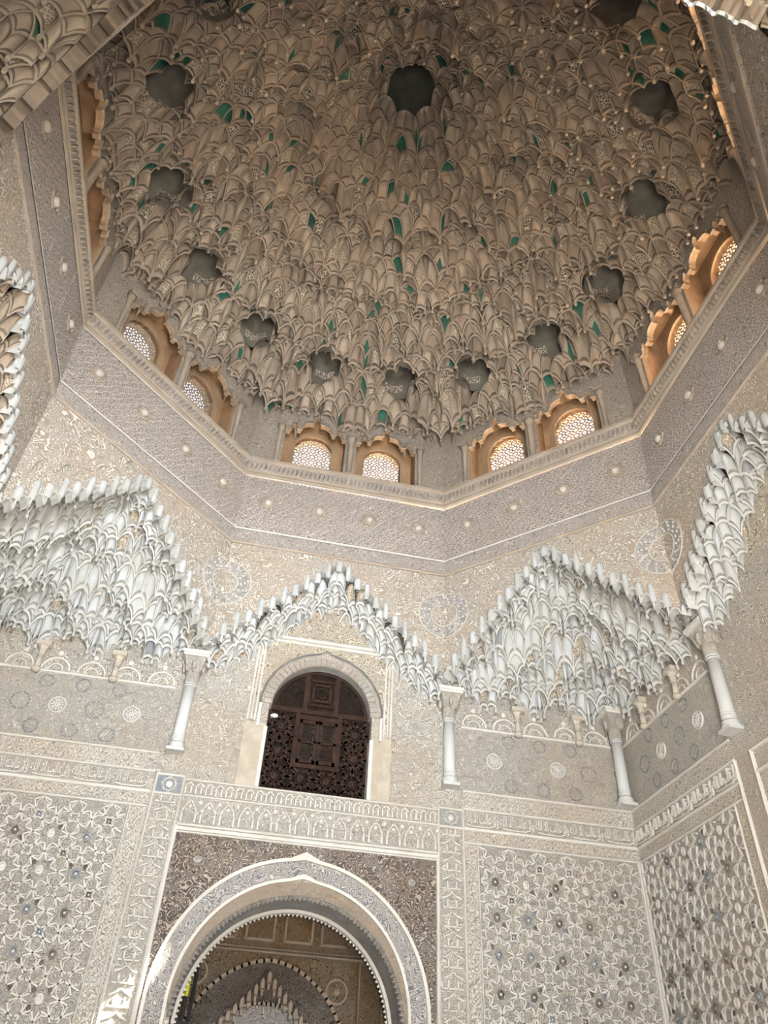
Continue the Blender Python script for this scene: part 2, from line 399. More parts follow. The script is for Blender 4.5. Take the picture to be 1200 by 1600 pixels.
# ------------------------------------------------------------------ octagon carried by eight arches
def stepped(fr_flip=False, hb=HB, foot=6.62):
    """stepped, lobed lower outline of a big arch, left foot to right foot"""
    n = 11; left = []
    for i in range(n):
        u0 = -hb+hb*i/n; u1 = -hb+hb*(i+1)/n; z = foot+(8.04-foot)*i/(n-1)*.97
        left.append((u0, z-.03)); um = (u0+u1)/2; r = (u1-u0)*.36
        left.append((um-r, z))
        for k in range(1, 5): a = PI-PI*k/5; left.append((um+r*math.cos(a), z+.055*math.sin(a)))
        left.append((um+r, z)); left.append((u1, z-.03))
    return left+[(-u, z) for (u, z) in left[::-1]]
side_name = ['north', 'north_east', 'east', 'south_east', 'south', 'south_west', 'west', 'north_west']
oct_sides = []
for k in range(8):
    fr = Fr(k*PI/4, AB_); mb = MB(fr)
    pr = stepped(foot=6.62 if k != 4 else 7.35)
    mb.arcwall(pr, ZB, 0, -.10, 0, 1, back=True)
    mb.quad([(-HB, 0, ZB), (HB, 0, ZB), (HB+.2, -.5, ZB), (-HB-.2, -.5, ZB)])
    o = struct(mb, 'wall_spandrel_'+side_name[k], ['spandrel', 'dome_groove' if k in (4, 5) else 'cell_rim']); oct_sides.append(o)
    if k in (5,): continue
    # raised rim along the stepped arch and the tall little niches that climb it
    rm = MB(fr); segs = [(a, b) for a, b in zip(pr[:-1], pr[1:])]
    rm.ribbon([((a[0], a[1]+.012), (b[0], b[1]+.012)) for a, b in segs], .022, 0, .022)
    rm.build('arch_rim', 'cell_rim', o, kind='stuff')
    n = 11
    for i in range(1, 2*n):
        u = -HB+HB*i/n; t = 1-abs(u)/HB; f0 = 6.62 if k != 4 else 7.35
        z = f0+(8.04-f0)*t*.97
        if not in_view(*fr(u, 0, z), 30): continue
        hh = .20 if i % 2 == 0 else .13; r = .036 if i % 2 == 0 else .045
        hh = min(hh, ZB-.02-z-r)
        if hh < .03: continue
        fb = MB(fr); seg = 6; rows = []
        for (zz, rr) in ((z-.03, r), (z+hh*.55, r), (z+hh, r), (z+hh+r*.7, r*.72), (z+hh+r, r*.15)):
            rows.append([fb.add(u+rr*math.cos(PI*q/seg), rr*math.sin(PI*q/seg)*.8, zz) for q in range(seg+1)])
        for a_, b_ in zip(rows[:-1], rows[1:]):
            for q in range(seg): fb.face([a_[q], a_[q+1], b_[q+1], b_[q]], 0, True)
        fb.build('finger_niche', 'cell_white', o)
# big floral roundels where two spandrels meet
for k, us in ((0, (-1, 1)), (1, (-1, 1)), (2, (-1,)), (7, (1,))):
    fr = Fr(k*PI/4, AB_); mb = MB(fr)
    for sgn in us:
        uc, zc = sgn*(HB-.02), 7.52
        half = (PI/2, 3*PI/2) if sgn > 0 else (-PI/2, PI/2)
        for (r0, r1, mi) in ((.335, .35, 0), (.165, .18, 0), (.18, .335, 1)):
            mb.ringarc(uc, zc, r0, r1, half[0], half[1], .014 if mi == 0 else .004, mi, 18)
        for q in range(7):
            a = half[0]+(q+.5)*PI/7; p0 = (uc+.18*math.cos(a), zc+.18*math.sin(a)); p1 = (uc+.335*math.cos(a+.14), zc+.335*math.sin(a+.14)); p2 = (uc+.335*math.cos(a-.14), zc+.335*math.sin(a-.14))
            for rr in (.215, .265, .31): mb.boss(uc+rr*math.cos(a+(rr-.2)*2), zc+rr*math.sin(a+(rr-.2)*2), [(.022, 0), (.018, .014), (.006, .018)], 6, 0)
    mb.build('floral_roundel', ['dome_mould', 'blue_band'], oct_sides[k])

# ------------------------------------------------------------------ frieze
for k in range(8):
    fr0 = Fr(k*PI/4, AB_)
    def pt(u, d, z, fr0=fr0):      # follows the lean of the frieze
        t = (z-ZB)/(ZT-ZB); s_ = 1+t*(AT/AB_-1)
        return fr0(u*s_, d-.02*0-t*(AT-AB_)+.018, z)
    mb = MB(pt)
    H_ = HB
    def strip(mb, z0, z1, mi, d=0):
        n = 6
        for i in range(n):
            a, b = -H_+2*H_*i/n, -H_+2*H_*(i+1)/n
            mb.quad([(a, d, z0), (b, d, z0), (b, d, z1), (a, d, z1)], mi)
    strip(mb, ZB, 8.44, 1); strip(mb, 8.44, 8.47, 2, .008); strip(mb, 8.47, 9.50, 0); strip(mb, 9.50, 9.53, 2, .008)
    mb.quad([(-H_, 0, ZB), (H_, 0, ZB), (H_, -.3, ZB), (-H_, -.3, ZB)], 1)
    mb.quad([(-H_, -.25, ZB), (H_, -.25, ZB), (H_, -.35, ZT+.2), (-H_, -.35, ZT+.2)], 1)
    tr = struct(mb, 'trim_%d' % (k+1), ['kufic', 'frieze_band', 'mould'])
    m2 = MB(pt); m2.moulding(-H_, H_, 9.53, 9.60, .035); m2.moulding(-H_, H_, ZB+.0, ZB+.035, .02)
    m2.build('moulding', 'dome_rim', tr)
    if k == 4: continue
    for i in range(4):
        u = -1.1+.735*i
        if not in_view(*pt(u, 0, 9.02)): continue
        m3 = MB(pt)
        m3.boss(u, 9.02, [(.112, 0), (.112, .018), (.095, .022), (.09, .004), (.06, .004)], 24, 0, False, 8)
        m3.boss(u, 9.02, [(.052, .004), (.050, .03), (.034, .046), (.012, .052)], 16, 1)
        m3.build('medallion', ['dome_rim', 'dome_mould'], tr)
        m4 = MB(pt)
        for zz in (8.62, 9.40):
            for du in (-.37,):
                m4.boss(u+du+.37*0, zz, [(.022, 0), (.018, .014), (.008, .018)], 8, 0)
        m4.build('small_boss', 'frieze_band', tr)
    # vertical joints of the cast panels
    mj = MB(pt)
    for i in range(5):
        u = -1.4675+.735*i
        if abs(u) > H_-.02: u = math.copysign(H_-.02, u)
        for z in np.arange(8.6, 9.4, .2): mj.ribbon([((u-.04, z), (u, z+.1)), ((u, z+.1), (u-.04, z+.2))], .010, 0, .008)
    mj.build('key_border', 'frieze_band', tr, kind='stuff')
    # cornice : hollow band of leaning leaves with a bead over it
    frc = Fr(k*PI/4, AT); mc = MB(frc)
    HC = HT
    for (z0, d0, z1, d1, mi) in ((9.60, .02, 9.63, .05, 1), (9.63, .05, 9.78, .075, 0), (9.78, .075, 9.80, .10, 1), (9.80, .10, 9.845, .10, 1), (9.845, .10, 9.845, -.02, 1)):
        a, b = HC-d0*.41, HC-d1*.41
        mc.quad([(-a, d0, z0), (a, d0, z0), (b, d1, z1), (-b, d1, z1)], mi)
    co = mc.build('cornice', ['frieze_band', 'dome_rim'], tr)
    ml = MB(frc); nl = 44
    for i in range(nl):
        u = -HC+.07+(2*HC-.14)*i/(nl-1)
        ml.prism([(u-.022, 9.645), (u-.002, 9.64), (u+.022, 9.70), (u+.026, 9.765), (u+.004, 9.75), (u-.012, 9.70)], .05, .098, 0, .6)
    ml.build('leaf_moulding', 'dome_rim', co, kind='stuff')

# ------------------------------------------------------------------ drum with sixteen windows
WZ = 9.845
def opening(c):
    """lobed, stepped head of a window recess"""
    L = [(-.485, WZ), (-.485, 10.64), (-.42, 10.64), (-.42, 10.70)]
    for k in range(6): a = PI-PI*k/5; L.append((-.355+.045*math.cos(a), 10.73+.075*math.sin(a)))
    L += [(-.31, 10.70), (-.25, 10.70), (-.25, 10.76)]
    for k in range(6): a = PI-PI*.5*k/5; L.append((-.08+.15*math.cos(a), 10.76+.13*math.sin(a)))
    L += [(-.055, 10.89), (-.055, 10.99), (-.03, 11.05), (0, 11.075)]
    L = L+[(-u, z) for (u, z) in L[-2::-1]]
    return [(c+u, z) for u, z in L]
CW = .575
lat_mesh = None
def glass_keep(x, z): return z < 10.61+math.sqrt(max(0, .305**2-x*x)) and abs(x) < .305
widx = 0
for k in range(8):
    fr = Fr(k*PI/4, AT); mb = MB(fr)
    pf = [(-HT, WZ)]+opening(-CW)+opening(CW)+[(HT, WZ)]
    mb.arcwall(pf, 11.75, 0, -.07, 0, 3)
    for c in (-CW, CW):
        for sg in (-1, 1): mb.quad([(c+sg*.49, -.07, WZ), (c+sg*.49, -.33, WZ), (c+sg*.49, -.33, 11.16), (c+sg*.49, -.07, 11.16)], 1)
        mb.quad([(c-.49, -.07, 11.16), (c+.49, -.07, 11.16), (c+.49, -.33, 11.16), (c-.49, -.33, 11.16)], 1)
    mb.quad([(-HT, 0, WZ), (HT, 0, WZ), (HT+.15, -.33, WZ), (-HT-.15, -.33, WZ)], 1)
    # back of the recesses, with the round-headed light
    bp_ = [(-HT-.15, WZ)]
    for c in (-CW, CW): bp_ += [(c-.305, WZ)]+[(c+u, z) for (u, z) in arc_profile(.305, WZ, 10.61, .305, 20)[1:-1]]+[(c+.305, WZ)]
    bp_ += [(HT+.15, WZ)]
    mb.arcwall(bp_, 11.75, -.33, -.50, 1, 1)
    mb.arcwall(bp_, 11.75, -.50, -.52, 2, 2)
    dr = struct(mb, 'wall_drum_'+side_name[k], ['drum', 'reveal', 'outside', 'reveal_mould'])
    # rims of the lobed heads
    mr = MB(fr)
    for c in (-CW, CW):
        op = opening(c)[1:-1]
        mr.ribbon([((a[0], a[1]+.014), (b[0], b[1]+.014)) for a, b in zip(op[:-1], op[1:])], .026, 0, .03)
        op2 = [(u, z+.06) for u, z in op[3:-3]]
        mr.ribbon(list(zip(op2[:-1], op2[1:])), .018, 0, .022)
    mr.build('lobed_rim', 'dome_rim', dr)
    # slender pilasters beside and between the recesses
    for u, wd in ((-CW-.56, .06), (0, .075), (CW+.56, .06)):
        mp = MB(fr)
        mp.box(u-wd*.9, u+wd*.9, -.01, .055, WZ, WZ+.06)
        mp.lathe(u, .02, [(wd*.75, WZ+.06), (wd*.6, WZ+.09), (wd*.6, 10.52), (wd*.75, 10.54), (wd*.62, 10.56), (wd*.9, 10.64), (wd*1.15, 10.70)], 10)
        mp.box(u-wd*1.15, u+wd*1.15, -.01, .09, 10.70, 10.75)
        mp.build('pilaster', 'dome_rim', dr)
    for c in (-CW, CW):
        widx += 1
        wroot = empty('window_%d' % widx, fr(c, -.40, WZ), kind='structure'); wroot.rotation_euler.z = -k*PI/4
        if lat_mesh is None:
            ml = MB(lambda u, d, z: (u, -d, z))
            # ring mouldings round the light
            for (r0, r1, d) in ((.305, .335, .10), (.335, .37, .085), (.37, .41, .075)):
                pr0 = None
                ml.ringarc(0, 10.61-WZ, r0, r1, 0, PI, d, 0, 20)
                for sg in (-1, 1): ml.quad([(sg*r0, d, 0), (sg*r1, d, 0), (sg*r1, d, 10.61-WZ), (sg*r0, d, 10.61-WZ)]); ml.quad([(sg*r1, d, 0), (sg*r1, .06, 0), (sg*r1, .06, 10.61-WZ), (sg*r1, d, 10.61-WZ)]); ml.quad([(sg*r0, d, 0), (sg*r0, -.02, 0), (sg*r0, -.02, 10.61-WZ), (sg*r0, d, 10.61-WZ)])
            fo = ml.build('window_frame', 'reveal_mould', wroot)
            sg_, ce_ = star_segs(-.32, .32, 0.0, 1.06, .128, keep=lambda x, z: glass_keep(x, z+WZ))
            ml = MB(lambda u, d, z: (u, -d, z))
            ml.ribbon(sg_, .018, -.004, .004)
            sg2, _ = star_segs(-.32-.064, .32, -.064, 1.06, .128, ang=R_(45), keep=lambda x, z: glass_keep(x, z+WZ))
            ml.ribbon(sg2, .010, -.003, .003)
            for cx, cz, t in ce_: ml.boss(cx, cz, [(.014, .0), (.012, .01)], 8, 0, False, 0)
            lo = ml.build('lattice', 'lattice', wroot)
            lat_mesh = (fo.data, lo.data)
        else:
            for nm, me in zip(('window_frame', 'lattice'), lat_mesh):
                q = bpy.data.objects.new(nm, me); COL.objects.link(q); q.parent = wroot
# roof over everything above the drum
mb = MB(); seg = 8
rings = []
for (r, z) in ((4.75, 8.9), (4.75, 9.2), (4.62, 11.7), (4.62, 13.2), (3.6, 15.4), (1.0, 17.2), (.01, 17.4)):
    rings.append([mb.add(r*math.sin(R_(22.5)+q*PI/4), r*math.cos(R_(22.5)+q*PI/4), z) for q in range(8)])
for i in (2, 3, 4, 5):
    for q in range(8): mb.face([rings[i][q], rings[i][(q+1) % 8], rings[i+1][(q+1) % 8], rings[i+1][q]])
for q in range(8):       # close the ring between the drum and the roof edge
    a = AT/math.cos(PI/8)+.25; t0, t1 = R_(22.5)+q*PI/4, R_(22.5)+(q+1)*PI/4
    mb.quad([(a*math.sin(t0), a*math.cos(t0), 11.7), (a*math.sin(t1), a*math.cos(t1), 11.7), (4.62*math.sin(t1), 4.62*math.cos(t1), 11.7), (4.62*math.sin(t0), 4.62*math.cos(t0), 11.7)])
roof = struct(mb, 'roof', 'outside')
# flat roof closing the square corners round the drum base (outside, under the windows)
mb = MB()
for q in range(8):
    a = AT/math.cos(PI/8)+.1; t0, t1 = R_(22.5)+q*PI/4, R_(22.5)+(q+1)*PI/4
    mb.quad([(a*math.sin(t0), a*math.cos(t0), 9.0), (a*math.sin(t1), a*math.cos(t1), 9.0), (9*math.sin(t1), 9*math.cos(t1), 8.95), (9*math.sin(t0), 9*math.cos(t0), 8.95)])
struct(mb, 'roof_terrace', 'outside')

# ------------------------------------------------------------------ honeycomb vaulting
def ab_tiles(e, rmax):
    """eightfold tiling of squares and lozenges"""
    ev = [(math.cos(PI*i/4), math.sin(PI*i/4)) for i in range(4)]
    nl = int(rmax/(2*e))+2; tiles = []
    for i in range(4):
        for j in range(i+1, 4):
            det = ev[i][0]*ev[j][1]-ev[i][1]*ev[j][0]
            for ki in range(-nl, nl+1):
                for kj in range(-nl, nl+1):
                    a, b = ki+.5, kj+.5
                    x = (a*ev[j][1]-b*ev[i][1])/det; y = (b*ev[i][0]-a*ev[j][0])/det
                    if x*x+y*y > (nl+1.2)**2: continue
                    K = [math.ceil(x*ev[q][0]+y*ev[q][1]-.5) for q in range(4)]
                    K[i], K[j] = ki, kj
                    base = [0, 0]
                    vs = []
                    for (di, dj) in ((0, 0), (1, 0), (1, 1), (0, 1)):
                        kk = list(K); kk[i] += di; kk[j] += dj
                        vs.append((round(e*sum(kk[q]*ev[q][0] for q in range(4)), 5), round(e*sum(kk[q]*ev[q][1] for q in range(4)), 5)))
                    tiles.append((vs, (j-i) == 2))
    return tiles
GP = [0, .07, .11, .30, .5, .70, .89, .93, 1]
SB = [0, 0, .42, .86, 1, .86, .42, 0, 0]
def edge_h(t, za, zb, tier):
    d = abs(zb-za)
    if za > zb: t = 1-t; za, zb = zb, za
    arch = .42*tier*max(0, 1-d/tier)*math.sqrt(max(0, 1-(2*t-1)**2))
    return za+d*(1-(1-t)**2.6)+arch
def cell(mb, vs, zs, tier, depth, style, rng):
    n = len(GP); grid = []
    z00, z10, z11, z01 = zs
    E = [[edge_h(t, a, b, tier) for t in GP] for a, b in ((z00, z10), (z10, z11), (z01, z11), (z00, z01))]
    for j, v in enumerate(GP):
        row = []
        for i, u in enumerate(GP):
            x = (1-u)*(1-v)*vs[0][0]+u*(1-v)*vs[1][0]+u*v*vs[2][0]+(1-u)*v*vs[3][0]
            y = (1-u)*(1-v)*vs[0][1]+u*(1-v)*vs[1][1]+u*v*vs[2][1]+(1-u)*v*vs[3][1]
            z = (1-v)*E[0][i]+v*E[2][i]+(1-u)*E[3][j]+u*E[1][j]-((1-u)*(1-v)*z00+u*(1-v)*z10+u*v*z11+(1-u)*v*z01)
            b = SB[i]*SB[j]
            if style == 'flute': b *= 1-.16*(i % 2 == 0)*(2 <= i <= 6)
            if style == 'plaque': b = min(b, .42)*.8
            z += depth*b
            row.append(mb.add(x, y, z))
        grid.append(row)
    m = n-1
    for j in range(m):
        for i in range(m):
            rim = i in (0, m-1) or j in (0, m-1)
            mi = 1 if rim else 0
            if not rim and (i in (1, m-2) or j in (1, m-2)): mi = 5
            if style == 'green' and mi == 0 and i >= m//2 and j >= m//2: mi = 2
            if style == 'greenall' and mi == 0: mi = 2
            if style == 'plaque' and 2 <= i <= m-3 and 2 <= j <= m-3: mi = 3
            if style == 'pale' and 2 <= i <= m-3 and 2 <= j <= m-3: mi = 4
            mb.face([grid[j][i], grid[j+1][i], grid[j+1][i+1], grid[j][i+1]], mi, not rim)
def shift(x, y):
    """some corners hang lower or reach higher, alike in all eight parts of the dome"""
    r_ = math.hypot(x, y); a_ = abs((math.atan2(x, y)+PI/8) % (PI/4)-PI/8)
    h = math.sin(round(r_, 2)*127.1+round(a_, 2)*311.7)*43758.5453; h -= math.floor(h)
    return 1 if h < .14 else -1 if h > .87 else 0
def vault(tiles, Hf, keep, tier, depth, mats, parent, limit, styles, rng, name='muqarnas_cell', tip=.022, jit=0):
    items = []
    for vs, sq in tiles:
        cx = sum(p[0] for p in vs)/4; cy = sum(p[1] for p in vs)/4
        if not keep(cx, cy): continue
        zs = [(round(Hf(*p)/tier)+(shift(*p) if jit else 0))*tier for p in vs]
        q = proj(cx, cy, sum(zs)/4); vis = q is not None and -10 < q[0] < 1210 and -10 < q[1] < 1610
        items.append((0 if vis else 1, q[2] if q else 99, vs, zs, sq))
    items.sort(key=lambda t: (t[0], t[1]))
    nb = {}
    for (_, _, vs, zs, _) in items:
        for q in range(4): nb.setdefault(vs[q], [zs[q], []])[1] += [zs[q-1], zs[(q+1) % 4]]
    tips = MB(); nt_ = 0
    for (x, y), (z, ns) in nb.items():
        if len(ns) >= 6 and min(ns) >= z and max(ns) > z:
            s_ = tip; tips.lathe(x, y, [(s_*.9, z-.015-s_), (s_*1.25, z-.008), (s_*.8, z+.03)], 6, 1, False); nt_ += 1
    if nt_: under(parent, tips.build('pendant_tips', mats, kind='stuff'))
    rest = MB(); nrest = 0; n1 = 0
    for (nv, dist, vs, zs, sq) in items:
        st = rng.choices([s_[0] for s_ in styles], [s_[1]*(1 if sq or s_[0] not in ('plaque', 'pale') else .4) for s_ in styles])[0]
        if nv == 0 and n1 < limit:
            mb = MB(); cell(mb, vs, zs, tier, depth, st, rng); under(parent, mb.build(name, mats)); n1 += 1
        else: cell(rest, vs, zs, tier, depth, st, rng); nrest += 1
    if nrest: under(parent, rest.build(name if nrest == 1 else 'muqarnas_cells', mats, kind='stuff'))
    return items

def oct_r(x, y):
    r = math.hypot(x, y); a = math.atan2(x, y)
    a = (a+PI/8) % (PI/4)-PI/8
    return r*math.cos(a)
niches = []
for k in range(8):
    for sg in (-1, 1):
        a = k*PI/4+sg*R_(10.6); niches.append((3.22*math.sin(a), 3.22*math.cos(a)))
def dome_h(x, y):
    r = math.hypot(x, y); o = oct_r(x, y); rho = o*.65+r*.35; a = math.atan2(x, y)
    z = 10.90+3.55*(1-(rho/3.78)**1.0)
    z += .20*math.cos(8*a)*math.exp(-((r-2.1)/.8)**2)+.16*math.cos(16*a+PI)*math.exp(-((r-3.2)/.5)**2)
    z += 1.15*math.exp(-(r/.95)**2)
    z += .13*math.cos(16*a)*math.sin(r*5.2)*min(1, r)*(1 if r < 3 else 0)
    z += .10*math.sin(r*8.2)+.06*math.sin(r*17+8*a*0)
    return z
rng = random.Random(11)
dome = empty('ceiling', (0, 0, 11), kind='structure')
def dome_keep(x, y):
    if oct_r(x, y) > AT+.06: return False
    if math.hypot(x, y) < .44: return False
    return all((x-a)**2+(y-b)**2 > .25**2 for a, b in niches)
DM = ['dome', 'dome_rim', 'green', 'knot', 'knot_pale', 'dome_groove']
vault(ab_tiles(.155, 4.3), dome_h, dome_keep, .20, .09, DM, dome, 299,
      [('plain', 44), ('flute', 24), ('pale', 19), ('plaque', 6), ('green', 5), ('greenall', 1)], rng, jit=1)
def cupola(x, y, z0, r, h, name, mats, parent, ribs=8, lobes=True):
    mb = MB(); seg = ribs*4; rings = []
    prof = [(1.0, .06), (1.0, .25), (.96, .45), (.80, .72), (.5, .92), (.18, 1.0)]
    for (rr, zz) in prof:
        rings.append([mb.add(x+r*rr*(1-.10*abs(math.cos(ribs*PI*q/seg))*(zz > .2))*math.cos(2*PI*q/seg), y+r*rr*(1-.10*abs(math.cos(ribs*PI*q/seg))*(zz > .2))*math.sin(2*PI*q/seg), z0+h*zz) for q in range(seg)])
    for i in range(len(rings)-1):
        for q in range(seg): mb.face([rings[i][q], rings[i][(q+1) % seg], rings[i+1][(q+1) % seg], rings[i+1][q]], 1 if (i == 1 and (q//4) % 2) else 0, True)
    mb.face(rings[-1], 0)
    return under(parent, mb.build(name, mats))
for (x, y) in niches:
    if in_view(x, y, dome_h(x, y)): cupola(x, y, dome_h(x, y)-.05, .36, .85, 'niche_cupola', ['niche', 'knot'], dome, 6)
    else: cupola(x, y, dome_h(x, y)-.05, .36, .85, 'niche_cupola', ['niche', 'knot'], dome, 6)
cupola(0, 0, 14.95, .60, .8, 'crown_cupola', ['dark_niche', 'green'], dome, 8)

# squinches and the shallow vaults under the cardinal arches
def sq_h(x, y):
    ax, ay = abs(x), abs(y)
    if ax < HB or ay < HB:                                   # cardinal
        u, dd = (ax, ay) if ax < HB else (ay, ax)
        z = arch_z(u)-.42*(dd-AB_)/(A-AB_)-.06
        return max(z, 6.47)
    d = min(A-ax, A-ay)
    z = 6.50+1.17*max(0, d-.06)+.10*(d > .5)
    z += .10*math.sin((ax+ay)*9)
    return z
T2 = ab_tiles(.118, 6.1)
SM = ['cell_white', 'cell_rim', 'bluegrey', 'knot_pale', 'knot_pale', 'cell_groove']
sty = [('plain', 60), ('flute', 16), ('pale', 8), ('greenall', 1)]
def region(k):
    a = k*PI/4; nx, ny = math.sin(a), math.cos(a)
    def keep(x, y):
        if max(abs(x), abs(y)) > A+.02 or oct_r(x, y) < AB_+.03: return False
        ang = (math.atan2(x, y)-a+PI) % (2*PI)-PI
        if abs(ang) > PI/4+.1: return False
        card = min(abs(x), abs(y)) < HB and (abs(x) > 2.6 or abs(y) > 2.6)
        if k % 2 == 0: return abs(ang) < PI/8+.05 and card
        return not card
    return keep
squ_lab = {1: ('pale honeycomb squinch in the corner right of the dark wooden screen', 'muqarnas_squinch'),
           7: ('bright bluish white honeycomb squinch in the corner left of the dark wooden screen', 'muqarnas_squinch'),
           5: ('honeycomb squinch cut by the upper left corner of the picture', 'muqarnas_squinch'),
           3: ('honeycomb squinch behind the upper right edge of the frieze', 'muqarnas_squinch'),
           0: ('gabled honeycomb arch over the dark wooden lattice screen', 'muqarnas_arch'),
           2: ('honeycomb arch on the wall right of the corner squinch', 'muqarnas_arch'),
           6: ('honeycomb arch at the left edge beneath the purple grey frieze', 'muqarnas_arch'),
           4: ('sunlit honeycomb arch over the entrance at the upper right edge', 'muqarnas_arch')}
for k in range(8):
    a = k*PI/4; rr = 3.8 if k % 2 == 0 else 4.4
    lab, nm = squ_lab[k]
    e_ = empty(nm, (rr*math.sin(a), rr*math.cos(a), 6.5), lab, 'squinch' if k % 2 else 'arch', 'honeycomb squinches' if k % 2 else 'honeycomb arches')
    if k == 4:
        # the deep entrance arch keeps its vault high
        hf = lambda x, y: max(7.35+.65*(1-min(abs(x), HB)/HB)-.1*(abs(y)-AB_), 7.3)
        T3 = [t for t in T2]
        kp = lambda x, y: abs(x) < HB+.2 and -4.6 < y < -AB_-.03
        vault(T3, hf, kp, .15, .07, DM, e_, 150, sty, rng)  # darker dome plaster stands in for shade on these cells
        continue
    vault(T2, sq_h, region(k), .16, .058, DM if k in (5, 6) else SM, e_, 296 if k != 3 else 0, sty, rng, tip=.016)  # south-west and west cells take the darker dome plaster to look unlit

# ------------------------------------------------------------------ columns
def column(fr, u, d, z0, z1, label, half=False):
    loc = fr(u, d, z0); root = empty('engaged_column', loc, label, 'column', 'engaged columns under the honeycomb vaults')
    L = Fr(0, 0); rot = math.atan2(fr.u[1], fr.u[0])
    f2 = lambda a, b, z: (a, b, z)
    H = z1-z0
    def part(nm, mb, m): o = mb.build(nm, m, root); return o
    b = MB(f2); b.box(-.10, .10, -.10, .10, 0, .035); b.lathe(0, 0, [(.10, .035), (.105, .055), (.085, .075), (.095, .095), (.076, .12)], 16); part('base', b, 'marble')
    b = MB(f2); b.lathe(0, 0, [(.072, .12), (.072, .30), (.070, H-.40)], 20); part('shaft', b, 'marble')
    b = MB(f2)
    for zz in (.16, .19, H-.43, H-.40): b.lathe(0, 0, [(.074, zz-.008), (.082, zz), (.074, zz+.008)], 20)
    part('shaft_ring', b, 'marble')
    b = MB(f2)
    b.lathe(0, 0, [(.072, H-.395), (.085, H-.34), (.080, H-.30), (.095, H-.26)], 16)
    b.lathe(0, 0, [(.115, H-.26), (.150, H-.18), (.185, H-.08), (.16, H-.075)], 4, 0, False, PI/4)
    for q in range(8):
        aa = PI/4*q; b.lathe(.115*math.cos(aa), .115*math.sin(aa), [(.006, H-.26), (.026, H-.21), (.03, H-.15), (.012, H-.11)], 6)
    part('capital', b, 'capital')
    b = MB(f2); b.box(-.15, .15, -.15, .15, H-.075, H-.045); b.box(-.165, .165, -.165, .165, H-.045, H)
    part('abacus', b, 'mould')
    root.rotation_euler.z = rot
    return root
WE, WW = Fr(PI/2, A), Fr(-PI/2, A)
column(WN, -1.63, .06, 5.32, 6.58, 'white marble engaged column between the left squinch and the wooden screen')
column(WN, 1.63, .06, 5.32, 6.58, 'white marble engaged column just right of the wooden screen')
column(WN, 3.87, .13, 5.32, 6.58, 'white marble column standing in the far right corner of the room')
column(WE, -1.63, .06, 5.32, 6.58, 'pale marble engaged column on the right hand wall, nearest the right edge')
def console(fr, u, label, z0=6.10, z1=6.46):
    root = empty('console_colonnette', fr(u, .05, z0), label, 'colonnette', 'small colonnettes hanging under the squinches')
    root.rotation_euler.z = math.atan2(fr.u[1], fr.u[0]); H = z1-z0
    b = MB(); b.lathe(0, 0, [(.012, -.02), (.05, .0), (.055, .025), (.036, .045)], 12); b.build('base', 'console', root)
    b = MB(); b.lathe(0, 0, [(.036, .045), (.034, .2)], 12); b.lathe(0, 0, [(.036, .19), (.044, .20), (.036, .21)], 12); b.build('shaft', 'console', root)
    b = MB(); b.lathe(0, 0, [(.034, .21), (.045, .25), (.040, .27), (.06, .31), (.085, H-.04)], 8, 0, False, PI/8); b.box(-.085, .085, -.06, .085, H-.04, H+.02); b.build('capital', 'console', root)
for fr, u, lb in ((WN, 2.56, 'small colonnette on the back wall, left one under the right squinch'),
                  (WN, 3.39, 'small colonnette on the back wall close to the right corner column'),
                  (WN, -2.54, 'small colonnette under the left squinch, nearer the tall column'),
                  (WN, -3.43, 'small colonnette under the left squinch, nearer the left edge'),
                  (WE, -3.26, 'small cream colonnette on the right wall close to the corner'),
                  (WE, -2.44, 'small cream colonnette on the right wall nearer its tall column')):
    console(fr, u, lb)

# ------------------------------------------------------------------ wall panels
def arabic(txt_height, target_w):
    """the dynasty's motto in raised letters"""
    word = '\uFEED\uFEFB \uFECF\uFE8E\uFEDF\uFE90 \uFE8D\uFEFB \uFE8D\uFEDF\uFEE0\uFEEA'
    cu = bpy.data.curves.new('lettering', 'FONT'); cu.body = word[::-1]; cu.resolution_u = 3; cu.extrude = .0
    cu.offset = .005
    o = bpy.data.objects.new('lettering', cu); COL.objects.link(o)
    dg = bpy.context.evaluated_depsgraph_get(); dg.update()
    me = bpy.data.meshes.new_from_object(o.evaluated_get(dg))
    vs = np.array([v.co[:] for v in me.vertices]); fs = [tuple(p.vertices) for p in me.polygons]
    bpy.data.objects.remove(o)
    if len(vs) == 0: return None
    mn, mx = vs.min(0), vs.max(0)
    vs[:, 0] = (vs[:, 0]-mn[0])/(mx[0]-mn[0])*target_w; vs[:, 1] = (vs[:, 1]-mn[1])/(mx[1]-mn[1])*txt_height
    from collections import Counter
    ec = Counter()
    for f in fs:
        for a, b in zip(f, f[1:]+f[:1]): ec[(min(a, b), max(a, b))] += 1
    return vs, fs, [e for e, c in ec.items() if c == 1]
AR = arabic(.165, .5)
def lettering(fr, u, z, parent, w_=1.0):
    mb = MB(fr); vs, fs, be = AR
    top = [mb.add(u+v[0]*w_, .026, z+v[1]) for v in vs]; bot = [mb.add(u+v[0]*w_, 0, z+v[1]) for v in vs]
    for f in fs: mb.face([top[i] for i in f])
    for a, b in be: mb.face([top[a], top[b], bot[b], bot[a]])
    return mb.build('lettering', 'letter', parent)
def sheet(fr, name, mat, parent, u0, u1, z0, z1, d=.006):
    mb = MB(fr); mb.box(u0, u1, -.01, d, z0, z1); return mb.build(name, mat, parent)
